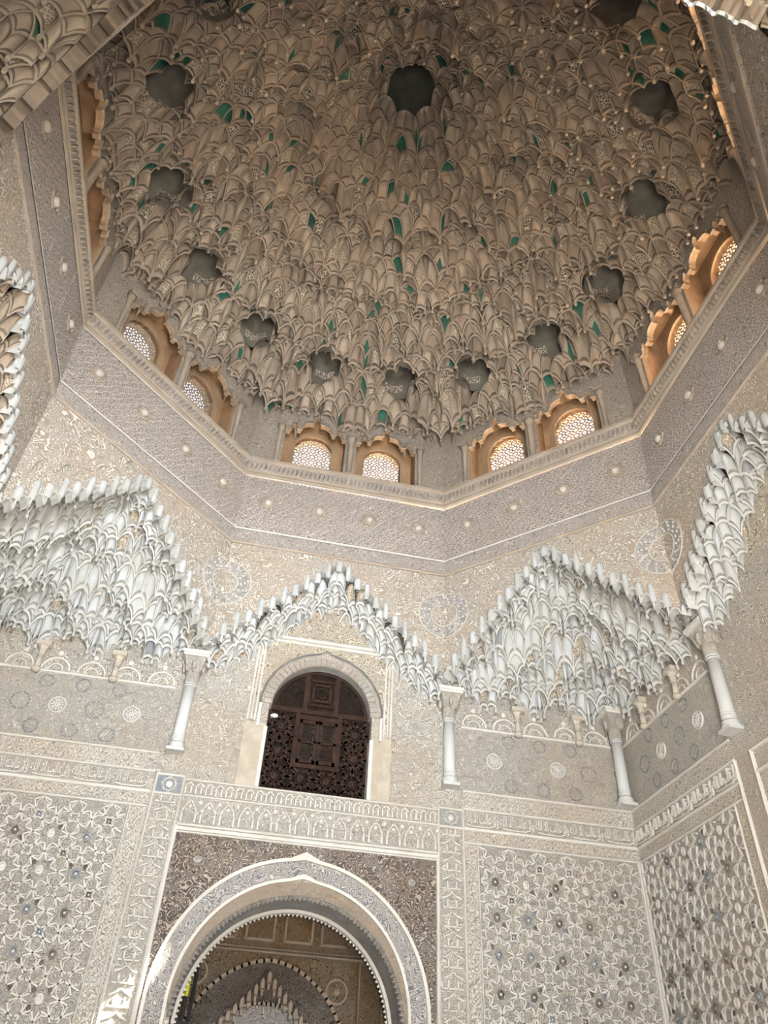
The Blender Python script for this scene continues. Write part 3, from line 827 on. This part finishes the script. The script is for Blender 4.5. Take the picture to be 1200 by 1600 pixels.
def rosette(fr, u, z, r, parent, kind):
    mb = MB(fr)
    if kind == 0:          # round flower with a dark ground
        mb.boss(u, z, [(r, .0), (r, .010), (r*.9, .010)], 24, 1)
        mb.ringarc(u, z, r*.93, r*1.05, 0, 2*PI, .022, 0, 24); mb.ringarc(u, z, r*.18, r*.30, 0, 2*PI, .022, 0, 12)
        for q in range(12):
            a = 2*PI*q/12; c, s_ = math.cos(a), math.sin(a)
            mb.prism([(u+r*.3*c, z+r*.3*s_), (u+r*.6*math.cos(a+.13), z+r*.6*math.sin(a+.13)), (u+r*.86*c, z+r*.86*s_), (u+r*.6*math.cos(a-.13), z+r*.6*math.sin(a-.13))], .008, .022, 0)
        mb.boss(u, z, [(r*.12, .0), (r*.1, .02)], 8, 0)
        return mb.build('rosette', ['mould', 'rosette_ground'], parent)
    for q in range(8):     # wreath of paired dark leaves
        a = 2*PI*(q+.5)/8
        for da in (-.16, .16):
            c, s_ = math.cos(a+da), math.sin(a+da); tx, tz = -s_, c; rr = r*1.05
            mb.prism([(u+rr*c-tx*.018, z+rr*s_-tz*.018), (u+(rr+.01)*c, z+(rr+.01)*s_), (u+rr*c+tx*.018, z+rr*s_+tz*.018), (u+(rr-.01)*c, z+(rr-.01)*s_)], .004, .012, 0)
    mb.ringarc(u, z, r*.74, r*.78, 0, 2*PI, .010, 1, 24)
    return mb.build('leaf_wreath', ['bluegrey', 'wall_fine'], parent)

def star_panel(fr, u0, u1, z0, z1, parent, seed, L=.36):
    sheet(fr, 'star_panel', 'star_ground', parent, u0, u1, z0, z1, .004)
    segs, ce = star_segs(u0, u1, z0, z1, L)
    mb = MB(fr); mb.ribbon(segs, .015, .002, .022)
    segs2, ce2 = star_segs(u0, u1, z0, z1, L, ang=R_(45)); mb.ribbon(segs2, .008, .002, .014)
    mb.build('strapwork', 'mould', parent, kind='stuff')
    rg = random.Random(seed)
    ds = MB(fr)
    pts = [c for c in ce]
    for (x, z, t) in pts: 
        for q in range(4): 
            a = PI/4+q*PI/2; pts2 = (x+.103*math.cos(a), z+.103*math.sin(a))
            if t == 0 and rg.random() < .3 and u0+.04 < pts2[0] < u1-.04 and z0+.04 < pts2[1] < z1-.04:
                ds.boss(pts2[0], pts2[1], [(.022, .0), (.022, .018), (.014, .018), (.012, .006)], 6, rg.choice((0, 0, 1)), False, 0, 0, 1.35)
    ds.build('painted_stud', ['dot', 'bluegrey', 'mould'], parent, kind='stuff')
    for (x, z, t) in pts:
        mb = MB(fr)
        rad = .038 if t == 0 else .028
        if t == 1 and rg.random() < .5: continue
        mb.boss(x, z, [(rad, .0), (rad, .02), (rad*.62, .024), (rad*.55, .008)], 8, rg.choice((0, 0, 2, 1)), False, 0, 0, 1.25)
        mb.boss(x, z, [(rad*.4, .008), (rad*.3, .018)], 6, 2, False)
        mb.build('star_boss', ['dot', 'bluegrey', 'mould'], parent)

def dress_side(fr, sgn, parent, umax, zlo):
    """everything on one side of the alfiz: star panel, inscription, bands, medallions, upper field"""
    a, b = (1.80, umax) if sgn > 0 else (-umax, -1.80)
    sa, sb = (1.98, umax-.06) if sgn > 0 else (-umax+.06, -1.98)
    star_panel(fr, sa, sb, zlo, 4.70, parent, int(umax*10)+int(sgn))
    u_l = (1.80, 1.98) if sgn > 0 else (-1.98, -1.80)
    sheet(fr, 'border_strip', 'band', parent, u_l[0]+.02, u_l[1]-.025, zlo, 4.74)
    sheet(fr, 'border_strip', 'band', parent, a, b, 4.74, 4.86)
    sheet(fr, 'inscription_ground', 'wall_fine', parent, a, b, 4.90, 5.09, .003)
    sheet(fr, 'border_strip', 'band', parent, a, b, 5.12, 5.30)
    sheet(fr, 'medallion_field', 'wall_fine', parent, a-.1*(sgn > 0), b+.1*(sgn < 0), 5.33, 6.12, .003)
    sheet(fr, 'arcade_field', 'wall', parent, a-.1*(sgn > 0), b+.1*(sgn < 0), 6.16, 7.2, .003)
    m = MB(fr)
    for (z0, z1, d) in ((4.705, 4.735, .03), (4.86, 4.90, .022), (5.09, 5.12, .03), (5.30, 5.33, .035), (6.12, 6.155, .028)): m.moulding(a, b, z0, z1, d)
    for u in (u_l[0], u_l[1]-.018): m.moulding(u, u+.016, zlo, 4.73, .022)
    if umax > 3.9:
        ue = umax-.045 if sgn > 0 else -umax+.01
        m.moulding(ue, ue+.03, zlo, 4.72, .022)
    m.build('moulding', 'mould', parent)
    n = 5; wd = (b-a)/n
    for i in range(n):
        if in_view(*fr(a+wd*(i+.5), 0, 5.0), 40): lettering(fr, a+wd*i+.012, 4.91, parent, (wd-.02)/.5)
    m = MB(fr)     # the long flourishes under the letters
    for i in range(n): m.ribbon([((a+wd*i+.05, 4.925), (a+wd*i+.12, 4.912)), ((a+wd*i+.12, 4.912), (a+wd*i+.33, 4.912)), ((a+wd*i+.33, 4.912), (a+wd*i+.39, 4.94))], .012, 0, .024)
    m.build('flourish', 'letter', parent, kind='stuff')
    s0 = a if sgn > 0 else b
    for i, (du, dz, kd) in enumerate(((.42, .40, 0), (.84, .40, 1), (1.26, .40, 0), (1.68, .40, 1), (.63, .12, 1), (1.05, .12, 1), (1.47, .12, 1), (.63, .68, 1), (1.05, .68, 1), (1.47, .68, 1))):
        u = s0+sgn*du
        if abs(u) > umax-.1 or not in_view(*fr(u, 0, 5.33+dz), 10): continue
        rosette(fr, u, 5.33+dz, .095 if dz == .40 else .075, parent, kd)
    # small blind arches under the vault
    m = MB(fr); wa = .415
    for i in range(5):
        uc = s0+sgn*(.18+wa*(i+.0)); r = wa*.40
        if abs(uc) > umax-.12: continue
        m.ringarc(uc, 6.16, r-.018, r, 0, PI, .018, 0, 14); m.ringarc(uc, 6.16, r*.45, r*.52, 0, PI, .014, 0, 10)
        m.boss(uc, 6.16+r+.06, [(.035, 0), (.03, .015), (.01, .02)], 8)
    m.build('blind_arcade', 'mould', parent)
dress_side(WN, 1, wall_n, 4.0, 2.35)
dress_side(WN, -1, wall_n, 4.0, 2.35)
dress_side(WE, -1, walls['east'], 4.0, 2.6)
dress_side(WW, 1, walls['west'], 4.0, 3.2) if False else None
# the beginning of the alfiz on the right-hand wall
m = MB(WE)
for u in (-1.80, -1.52): m.moulding(u, u+.025, 2.6, 5.09, .035)
m.moulding(-1.52, .5, 5.07, 5.10, .03); m.moulding(-1.52, .5, 4.86, 4.89, .03)
m.build('moulding', 'mould', walls['east'])
sheet(WE, 'alfiz_band', 'sebka', walls['east'], -1.775, -1.52, 2.6, 5.07)
sheet(WE, 'arabesque_panel', 'wall', walls['east'], -1.5, 1.5, 5.33, 6.8, .003)
sheet(WE, 'tympanum', 'lace', walls['east'], -1.3, 1.3, 6.82, 7.9, .003)

# centre of the north wall
# alfiz: vertical bands and bands over the door arch
for sg, (a, b) in ((-1, (-1.755, -1.47)), (1, (1.51, 1.79))):
    sheet(WN, 'alfiz_band', 'sebka', wall_n, a, b, 2.3, 4.86, .004)
    m = MB(WN)
    m.moulding(a-.022, a+.004, 2.3, 5.09, .032); m.moulding(b-.004, b+.022, 2.3, 5.09, .032)
    m.moulding(a, b, 4.86, 4.89, .03); m.moulding(a, b, 5.07, 5.10, .03)
    # cartouches stacked up the band
    for z in np.arange(2.4, 4.8, .19):
        uc = (a+b)/2
        m.ribbon([((uc-.10, z), (uc-.03, z+.03)), ((uc-.03, z+.03), (uc, z+.06)), ((uc, z+.06), (uc+.03, z+.03)), ((uc+.03, z+.03), (uc+.10, z)), ((uc-.10, z+.1), (uc+.10, z+.1)), ((uc-.05, z+.1), (uc-.05, z+.17)), ((uc+.05, z+.1), (uc+.05, z+.17))], .014, 0, .02)
    m.build('moulding', 'mould', wall_n)
    m = MB(WN); uc = (a+b)/2; zc = 4.98; q = .085
    star8 = [(uc+(q if i % 2 == 0 else q*.74)*math.cos(PI/8*i), zc+(q if i % 2 == 0 else q*.74)*math.sin(PI/8*i)) for i in range(16)]
    m.box(a+.01, b-.01, 0, .004, 4.89, 5.07, 1); m.ribbon(list(zip(star8, star8[1:]+star8[:1])), .018, 0, .022, 0)
    m.boss(uc, zc, [(.04, 0), (.036, .018), (.015, .022)], 10, 0)
    m.build('corner_star', ['mould', 'bluegrey'], wall_n)
# arch band and columned band under the window
sheet(WN, 'arcade_band', 'wall_fine', wall_n, -1.44, 1.49, 4.90, 5.045, .003)
sheet(WN, 'niche_band', 'wall_fine', wall_n, -1.44, 1.49, 4.59, 4.865, .003)
m = MB(WN)
m.moulding(-1.44, 1.49, 5.045, 5.07, .03); m.moulding(-1.44, 1.49, 4.87, 4.895, .03)
m.moulding(-1.44, 1.49, 4.55, 4.585, .05); m.moulding(-1.44, 1.49, 4.505, 4.55, .035); m.moulding(-1.44, 1.49, 4.485, 4.505, .02)
m.moulding(-1.47, -1.42, 2.3, 4.55, .045); m.moulding(1.47, 1.515, 2.3, 4.55, .045)
m.build('moulding', 'mould', wall_n)
for i in range(14):
    uc = -1.44+2.93*(i+.5)/14; m = MB(WN)
    m.ribbon([((uc-.075, 4.60), (uc-.075, 4.70)), ((uc+.075, 4.60), (uc+.075, 4.70)), ((uc-.075, 4.70), (uc-.055, 4.76)), ((uc+.075, 4.70), (uc+.055, 4.76)), ((uc-.055, 4.76), (uc-.03, 4.79)), ((uc+.055, 4.76), (uc+.03, 4.79)), ((uc-.03, 4.79), (uc, 4.83)), ((uc+.03, 4.79), (uc, 4.83))], .016, 0, .024)
    m.boss(uc, 4.77, [(.022, 0), (.018, .018), (.006, .022)], 8); m.boss(uc+.104, 4.82, [(.025, 0), (.02, .014), (.006, .018)], 8)
    m.build('blind_arch', 'mould', wall_n)
m = MB(WN)
for i in range(26):
    uc = -1.44+2.93*(i+.5)/26
    m.ribbon([((uc-.04, 4.905), (uc-.04, 4.99)), ((uc-.04, 4.99), (uc, 5.03)), ((uc, 5.03), (uc+.04, 4.99)), ((uc+.02, 4.91), (uc+.02, 4.98))], .013, 0, .02)
m.build('script_arcade', 'letter', wall_n, kind='stuff')
# spandrels of the door arch
zc = 2.94
mb = MB(WN)
def ring_profile(R, zlo, tip=.0, hw=None):
    p = [(-R, zlo)]
    for q in range(41):
        a = PI-PI*q/40; u = R*math.cos(a); p.append((u, zc+R*math.sin(a)+tip*math.exp(-(u/.10)**2)))
    return p+[(R, zlo)]
mb.arcwall([(-1.425, 2.3)]+ring_profile(1.40, 2.3, .0)+[(1.475, 2.3)], 4.49, .004, -.01)
mb.build('door_spandrel', 'dark_spandrel', wall_n)
mb = MB(WN); 
def ring(mb, r0, r1, d, mi, t0=0, t1=0, seg=56):
    prev = None
    for q in range(seg+1):
        a = PI*q/seg
        P = []
        for r, t in ((r0, t0), (r1, t1)):
            u = r*math.cos(a); P.append((u, zc+r*math.sin(a)+t*math.exp(-(u/.09)**2)))
        cur = [mb.add(P[0][0], -.002, P[0][1]), mb.add(P[0][0], d, P[0][1]), mb.add(P[1][0], d, P[1][1]), mb.add(P[1][0], -.002, P[1][1])]
        if prev:
            for i in range(3): mb.face([prev[i], cur[i], cur[i+1], prev[i+1]], mi)
        prev = cur
    for sg in (-1, 1): mb.box(sg*r0 if sg > 0 else -r1, sg*r1 if sg > 0 else -r0, -.002, d, 1.8, zc, mi)
ring(mb, 1.20, 1.395, .008, 0); mb.build('scroll_arch_band', 'blue_band', wall_n)
mb = MB(WN); ring(mb, 1.375, 1.41, .035, 0, .02, .07); ring(mb, 1.175, 1.205, .03, 0, .03, .05); mb.build('arch_moulding', 'mould', wall_n)
mb = MB(WN); prev = None
for q in range(57):
    a = PI*q/56; c, s_ = math.cos(a), math.sin(a)
    P0, P1_ = (DR*c, DZ+DR*s_), (1.18*c, 2.94+1.18*s_)
    cur = [mb.add(P0[0], .005, P0[1]), mb.add(P1_[0], .005, P1_[1])]
    if prev: mb.face([prev[0], cur[0], cur[1], prev[1]])
    prev = cur
mb.build('plain_arch_ring', 'brown_ring', wall_n)
# deep soffit with ragged fringe
mb = MB(WN)
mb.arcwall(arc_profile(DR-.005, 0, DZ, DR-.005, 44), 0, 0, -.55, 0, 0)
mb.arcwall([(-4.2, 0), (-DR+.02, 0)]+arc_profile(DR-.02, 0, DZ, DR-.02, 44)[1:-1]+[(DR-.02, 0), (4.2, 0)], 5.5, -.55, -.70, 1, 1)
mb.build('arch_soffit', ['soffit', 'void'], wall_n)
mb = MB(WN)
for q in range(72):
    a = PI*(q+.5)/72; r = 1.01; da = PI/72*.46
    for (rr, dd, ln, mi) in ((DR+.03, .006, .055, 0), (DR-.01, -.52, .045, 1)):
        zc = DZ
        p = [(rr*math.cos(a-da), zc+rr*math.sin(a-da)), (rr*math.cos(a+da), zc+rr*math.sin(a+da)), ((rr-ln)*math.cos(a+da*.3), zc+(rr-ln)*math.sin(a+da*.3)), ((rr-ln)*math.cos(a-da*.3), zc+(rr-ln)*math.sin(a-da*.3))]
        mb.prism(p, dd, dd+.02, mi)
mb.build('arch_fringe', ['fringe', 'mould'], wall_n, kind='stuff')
mb = MB(WN)
for (r0, r1) in ((DR-.035, DR-.005),):
    prev = None; zc = DZ
    for q in range(57):
        a = PI*q/56; c, s_ = math.cos(a), math.sin(a)
        cur = [mb.add(r1*c, -.42, zc+r1*s_), mb.add(r0*c, -.44, zc+r0*s_), mb.add(r0*c, -.52, zc+r0*s_)]
        if prev:
            for i in range(2): mb.face([prev[i], cur[i], cur[i+1], prev[i+1]])
        prev = cur
mb.build('inner_arch_edge', 'mould', wall_n)
# spandrel stars
for sg in (-1, 1):
    m = MB(WN); uc, z0 = sg*1.17+.02, 4.23; q = .13
    for rr, ww in ((q, .02), (q*.62, .013)):
        st = [(uc+(rr if i % 2 == 0 else rr*.72)*math.cos(PI/8*i), z0+(rr if i % 2 == 0 else rr*.72)*math.sin(PI/8*i)) for i in range(16)]
        m.ribbon(list(zip(st, st[1:]+st[:1])), ww, 0, .02)
    m.boss(uc, z0, [(.045, 0), (.04, .016), (.02, .02)], 8, 1)
    m.build('spandrel_star', ['brown_ring', 'blue_band'], wall_n)

# window surround
sheet(WN, 'arabesque_panel', 'vine', wall_n, -1.52, -.90, 5.33, 6.95, .004)
sheet(WN, 'arabesque_panel', 'vine', wall_n, .92, 1.52, 5.33, 6.95, .004)
sheet(WN, 'tympanum', 'lace', wall_n, -1.15, 1.2, 7.10, 7.95, .003)
mb = MB(WN); mb.arcwall([(-.88, 5.86), (-.78, 5.86)]+[(u*1.0, z) for u, z in arc_profile(.78, 5.86, 6.12, .74, 30)[1:-1]]+[(.78, 5.86), (.88, 5.86)], 6.99, .005, -.01)
mb.build('window_spandrel', 'lace', wall_n)
m = MB(WN)
for sg in (-1, 1):
    for o_, d in ((.80, .022), (.845, .035), (.885, .022)): m.moulding(sg*o_-.014, sg*o_+.014, 5.86, 7.05, d)
m.moulding(-.9, .9, 6.985, 7.02, .03); m.moulding(-.9, .9, 7.035, 7.085, .04)
m.build('moulding', 'mould', wall_n)
mb = MB(WN); zs_ = 6.10     # shell voussoirs and their wavy edge
nv = 30
for q in range(nv):
    a0, a1 = PI*q/nv, PI*(q+.94)/nv; am = (a0+a1)/2
    mb.prism([(.615*math.cos(a0), zs_+.615*math.sin(a0)), (.73*math.cos(a0), zs_+.73*math.sin(a0)), (.745*math.cos(am), zs_+.745*math.sin(am)), (.73*math.cos(a1), zs_+.73*math.sin(a1)), (.615*math.cos(a1), zs_+.615*math.sin(a1))], 0, .018, 0, .9)
mb.build('shell_voussoirs', 'brown_ring' if False else 'wall_fine', wall_n, kind='stuff')
mb = MB(WN); pts = []
for q in range(97):
    a = PI*q/96; r = .755+.014*abs(math.sin(a*12)); u = r*math.cos(a); pts.append((u, zs_+r*math.sin(a)+.06*math.exp(-(u/.05)**2)))
pts = [(pts[0][0], 5.80)]+pts+[(pts[-1][0], 5.80)]
mb.ribbon(list(zip(pts[:-1], pts[1:])), .03, 0, .045); mb.build('lobed_moulding', 'mould', wall_n)
for sg in (-1, 1):
    mb = MB(WN); mb.box(min(sg*.66, sg*.90), max(sg*.66, sg*.90), 0, .008, 5.07, 5.84); mb.build('patched_jamb', 'patch', wall_n)
    mb = MB(WN); mb.box(min(sg*.63, sg*.672), max(sg*.63, sg*.672), -.2, .02, 5.07, 5.80); mb.build('jamb_edge', 'mould', wall_n)

# ------------------------------------------------------------------ wooden lattice screen in the window
scr = empty('lattice_screen', WN(0, -.16, 5.07), 'dark brown wooden lattice screen with two small shutters filling the arched window', 'screen')
def wpt(u, d, z): p = WN(u, d, z); return p
def inwin(x, z, m=0): return abs(x) < .64-m and (z < 6.10 or math.hypot(x, z-6.10) < .615-m)
mb = MB(WN); pr = arc_profile(.65, 5.07, 6.10, .62, 30)
pin = arc_profile(.60, 5.12, 6.10, .57, 30)
for a, b, c, d in zip(pr[:-1], pr[1:], pin[:-1], pin[1:]): mb.quad([(a[0], -.14, a[1]), (b[0], -.14, b[1]), (d[0], -.14, d[1]), (c[0], -.14, c[1])]); mb.quad([(c[0], -.14, c[1]), (d[0], -.14, d[1]), (d[0], -.19, d[1]), (c[0], -.19, c[1])])
mb.box(-.64, .64, -.19, -.13, 5.07, 5.13)
under(scr, mb.build('frame', 'wood'))
for (u0, u1, z0, z1) in ((-.62, .62, 6.10, 6.16), (-.24, .24, 5.41, 5.46), (-.24, .24, 6.02, 6.08)):
    mb = MB(WN); mb.box(u0, u1, -.19, -.125, z0, z1); under(scr, mb.build('rail', 'wood2'))
for (u, z0, z1) in ((-.265, 5.41, 6.10), (.265, 5.41, 6.10), (-.20, 6.16, 6.66), (.20, 6.16, 6.66)):
    mb = MB(WN); mb.box(u-.028, u+.028, -.19, -.127, z0, z1); under(scr, mb.build('stile', 'wood2'))
for sg in (-1, 1):
    mb = MB(WN); u0, u1 = (.008, .236) if sg > 0 else (-.236, -.008)
    for (a, b, c, d) in ((u0, u0+.035, 5.47, 6.01), (u1-.035, u1, 5.47, 6.01), (u0, u1, 5.47, 5.51), (u0, u1, 5.97, 6.01), (u0, u1, 5.72, 5.75)): mb.box(a, b, -.165, -.115, c, d)
    sh = under(scr, mb.build('shutter', 'wood2'))
    mb = MB(WN); g = .026
    for i in range(-40, 60):
        for s2 in (1, -1):
            for zz0, zz1 in ((5.51, 5.72), (5.75, 5.97)):
                # diagonal laths clipped to the pane
                x0 = u0+.035+i*g; pts = []
                for z in np.linspace(zz0, zz1, 12):
                    x = x0+s2*(z-zz0)
                    if u0+.035 <= x <= u1-.035: pts.append((x, z))
                if len(pts) > 1: mb.ribbon([(pts[0], pts[-1])], .008, -.155, -.145)
    o = mb.build('lattice', 'wood', kind='stuff'); o.parent = sh; 
    o.matrix_parent_inverse = Matrix.Translation(-Vector(scr.location)) if False else sh.matrix_parent_inverse.inverted() @ sh.matrix_parent_inverse
# turned lattice fields and the fret of stars around the shutters
mb = MB(WN); g = .03
for i in range(-60, 90):
    for s2 in (1, -1):
        run = None; x0 = -.65+i*g
        for z in np.linspace(5.10, 6.72, 82):
            x = x0+s2*(z-5.10); ok = inwin(x, z, .03) and not (abs(x) < .24 and 5.44 < z < 6.04)
            if ok and run is None: run = (x, z)
            if (not ok) and run is not None:
                if run != last: mb.ribbon([(run, last)], .009, -.172, -.160)
                run = None
            last = (x, z)
under(scr, mb.build('lattice', 'wood', kind='stuff'))
segs, ce = star_segs(-.62, .62, 5.13, 6.08, .31, keep=lambda x, z: inwin(x, z, .02) and not (abs(x) < .28 and 5.40 < z < 6.1))
mb = MB(WN); mb.ribbon(segs, .034, -.165, -.135)
for x, z, t in ce: mb.boss(x, z, [(.05, 0), (.045, .02), (.02, .025)], 8, 0, False, 0, -.16)
under(scr, mb.build('fret', 'wood2', kind='stuff'))
mb = MB(WN)
for (r, d) in ((.17, -.13), (.11, -.125)):
    c = (0, 6.40); sq = [(c[0]+r*x, c[1]+r*y) for x, y in ((-1, -1), (1, -1), (1, 1), (-1, 1))]; mb.ribbon(list(zip(sq, sq[1:]+sq[:1])), .028, -.165, d)
st = [(.08*(1 if i % 2 == 0 else .7)*math.cos(PI/8*i), 6.40+.08*(1 if i % 2 == 0 else .7)*math.sin(PI/8*i)) for i in range(16)]
mb.ribbon(list(zip(st, st[1:]+st[:1])), .016, -.16, -.13)
under(scr, mb.build('crest_panel', 'wood2'))
mb = MB(WN); mb.box(-.8, .8, -1.4, -1.35, 4.9, 7.0); mb.box(-.8, -.75, -1.4, -.25, 4.9, 7); mb.box(.75, .8, -1.4, -.25, 4.9, 7); mb.box(-.8, .8, -1.4, -.25, 6.95, 7.0)
struct(mb, 'wall_behind_screen', 'band')
# small white lamp fixed at the left edge of the screen
lamp = empty('sensor_lamp', WN(-.56, -.075, 5.99), 'small white lamp clipped to the left edge of the wooden screen', 'lamp')
b = MB(); b.lathe(0, 0, [(.012, -.022), (.03, -.012), (.034, .005), (.026, .02), (.01, .026)], 12, rx=1.3); b.build('lamp_body', 'white', lamp)
b = MB(); b.box(-.05, -.02, -.01, .05, -.01, .01); b.build('clip', 'white', lamp)

# ------------------------------------------------------------------ the room seen through the doorway
WB = Fr(0, 7.2)
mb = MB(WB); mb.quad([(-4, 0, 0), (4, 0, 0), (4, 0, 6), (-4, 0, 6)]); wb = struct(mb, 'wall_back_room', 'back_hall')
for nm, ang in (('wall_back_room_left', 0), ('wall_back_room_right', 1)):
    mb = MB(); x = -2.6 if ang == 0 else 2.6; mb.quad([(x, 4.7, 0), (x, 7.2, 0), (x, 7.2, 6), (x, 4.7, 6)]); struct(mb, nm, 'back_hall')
mb = MB(); mb.quad([(-4, 4.5, 5.6), (4, 4.5, 5.6), (4, 7.3, 5.6), (-4, 7.3, 5.6)]); struct(mb, 'ceiling_back_room', 'void')
def pointed(hw, zs, zt, n=20):
    p = []
    for q in range(n+1):
        t = q/n; p.append((-hw*(1-t)**.85*1.0, zs+(zt-zs)*math.sin(t*PI/2)**.92))
    return p+[(-u, z) for u, z in p[-2::-1]]
def parch(hw, zs, rise, n=18):
    """two-centred pointed arch"""
    R = (hw*hw+rise*rise)/(2*hw); p = []
    for q in range(n+1):
        a = math.acos((R-hw)/R)*q/n; p.append((hw-R+R*math.cos(a), zs+R*math.sin(a)))
    return [(-u, z) for u, z in p]+[(u, z) for u, z in p[-2::-1]]
mb = MB(WB); P1 = parch(1.12, 2.7, 1.22); mb.ribbon(list(zip(P1[:-1], P1[1:])), .045, 0, .04); mb.ribbon([((-1.12, 1.0), (-1.12, 2.7)), ((1.12, 1.0), (1.12, 2.7))], .045, 0, .04)
mb.moulding(-1.35, 1.35, 4.0, 4.035, .05); mb.moulding(-1.35, 1.35, 4.05, 4.07, .03); mb.moulding(1.22, 1.25, 1.0, 4.0, .04); mb.moulding(-1.35, -1.32, 1.0, 4.0, .04)
mb.moulding(1.55, 1.58, 1.0, 4.0, .04)
mb.build('arch_moulding', 'lattice', wb)
mb = MB(WB); mb.arcwall([(-1.12, 1.0)]+P1+[(1.12, 1.0)], 3.99, .01, -.0)
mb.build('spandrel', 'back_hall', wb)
mb = MB(WB)
for i in range(len(P1)-1):
    (a, b), (c, d) = P1[i], P1[i+1]; mb.quad([(a, .006, b), (c, .006, d), (c, .006, 1.0), (a, .006, 1.0)])
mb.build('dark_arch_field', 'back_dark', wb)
P2 = parch(.72, 2.75, .66)
mb = MB(WB); mb.ribbon(list(zip(P2[:-1], P2[1:])), .04, .0, .05); mb.build('inner_arch_moulding', 'lattice', wb)
mb = MB(WB)
for i in range(21):          # stalactite edge climbing to a point
    t = -1+2*i/20; u = t*.80; z = 3.78-.78*abs(t)**1.0
    mb.prism([(u-.035, z-.14), (u+.035, z-.14), (u+.035, z-.02), (u, z+.04), (u-.035, z-.02)], .0, .07, 0, .7)
    mb.prism([(u-.02, z-.22), (u+.02, z-.22), (u+.02, z-.13), (u-.02, z-.13)], .0, .10, 0, .7)
mb.build('stalactite_edge', 'lattice', wb, kind='stuff')
mb = MB(WB)
for i in range(len(P2)-1):
    (a, b), (c, d) = P2[i], P2[i+1]; mb.quad([(a, .01, b), (c, .01, d), (c, .01, 1.0), (a, .01, 1.0)])
mb.build('blue_arch_field', 'blue_band', wb)
for u in (-.72, -.20, .34, .86): 
    mb = MB(WB); mb.ribbon([((u-.19, 4.16), (u+.19, 4.16)), ((u+.19, 4.16), (u+.19, 4.62)), ((u+.19, 4.62), (u-.19, 4.62)), ((u-.19, 4.62), (u-.19, 4.16))], .03, 0, .03); mb.box(u-.17, u+.17, -.01, .008, 4.18, 4.60, 1); mb.build('wall_panel', ['lattice', 'back_hall'], wb)
m = MB(WB); m.ringarc(.93, 3.62, .13, .155, 0, 2*PI, .025, 0, 24); m.ringarc(-.98, 3.72, .13, .155, 0, 2*PI, .025, 0, 24); m.boss(.93, 3.62, [(.05, 0), (.04, .02)], 8); m.build('roundel', 'lattice', wb)
area('back_room_light', (1.9, 5.6, 2.2), (-.4, 7.2, 3.8), 1.0, 1.6, 14, (1, .93, .82))  # area light inside the closed back room, aimed at its rear wall
# scaffold pole with a yellow tag
p0, p1 = Vector((-1.10, 4.85, 0)), Vector((-1.04, 4.95, 3.75))
root = empty('scaffold_pole', tuple(p0), 'black pole with a yellow tag just inside the doorway', 'pole')
b = MB(); 
for dx in (0, .07):
    b.lathe(dx, 0, [(.02, 0), (.02, 3.7-dx*3)], 8)
o = b.build('pole', 'black', root)
b = MB(); b.lathe(0, 0, [(.026, 3.12), (.026, 3.32)], 8); b.build('tag', 'yellow', root)
b = MB(); b.box(-.16, .09, -.03, .03, 2.86, 2.90); b.build('clamp', 'black', root)
root.rotation_euler = (0, R_(1.4), 0)
for o in bpy.data.objects:
    if o.type == 'MESH' and o.get('kind') is None and o.parent is None: o['kind'] = 'structure'
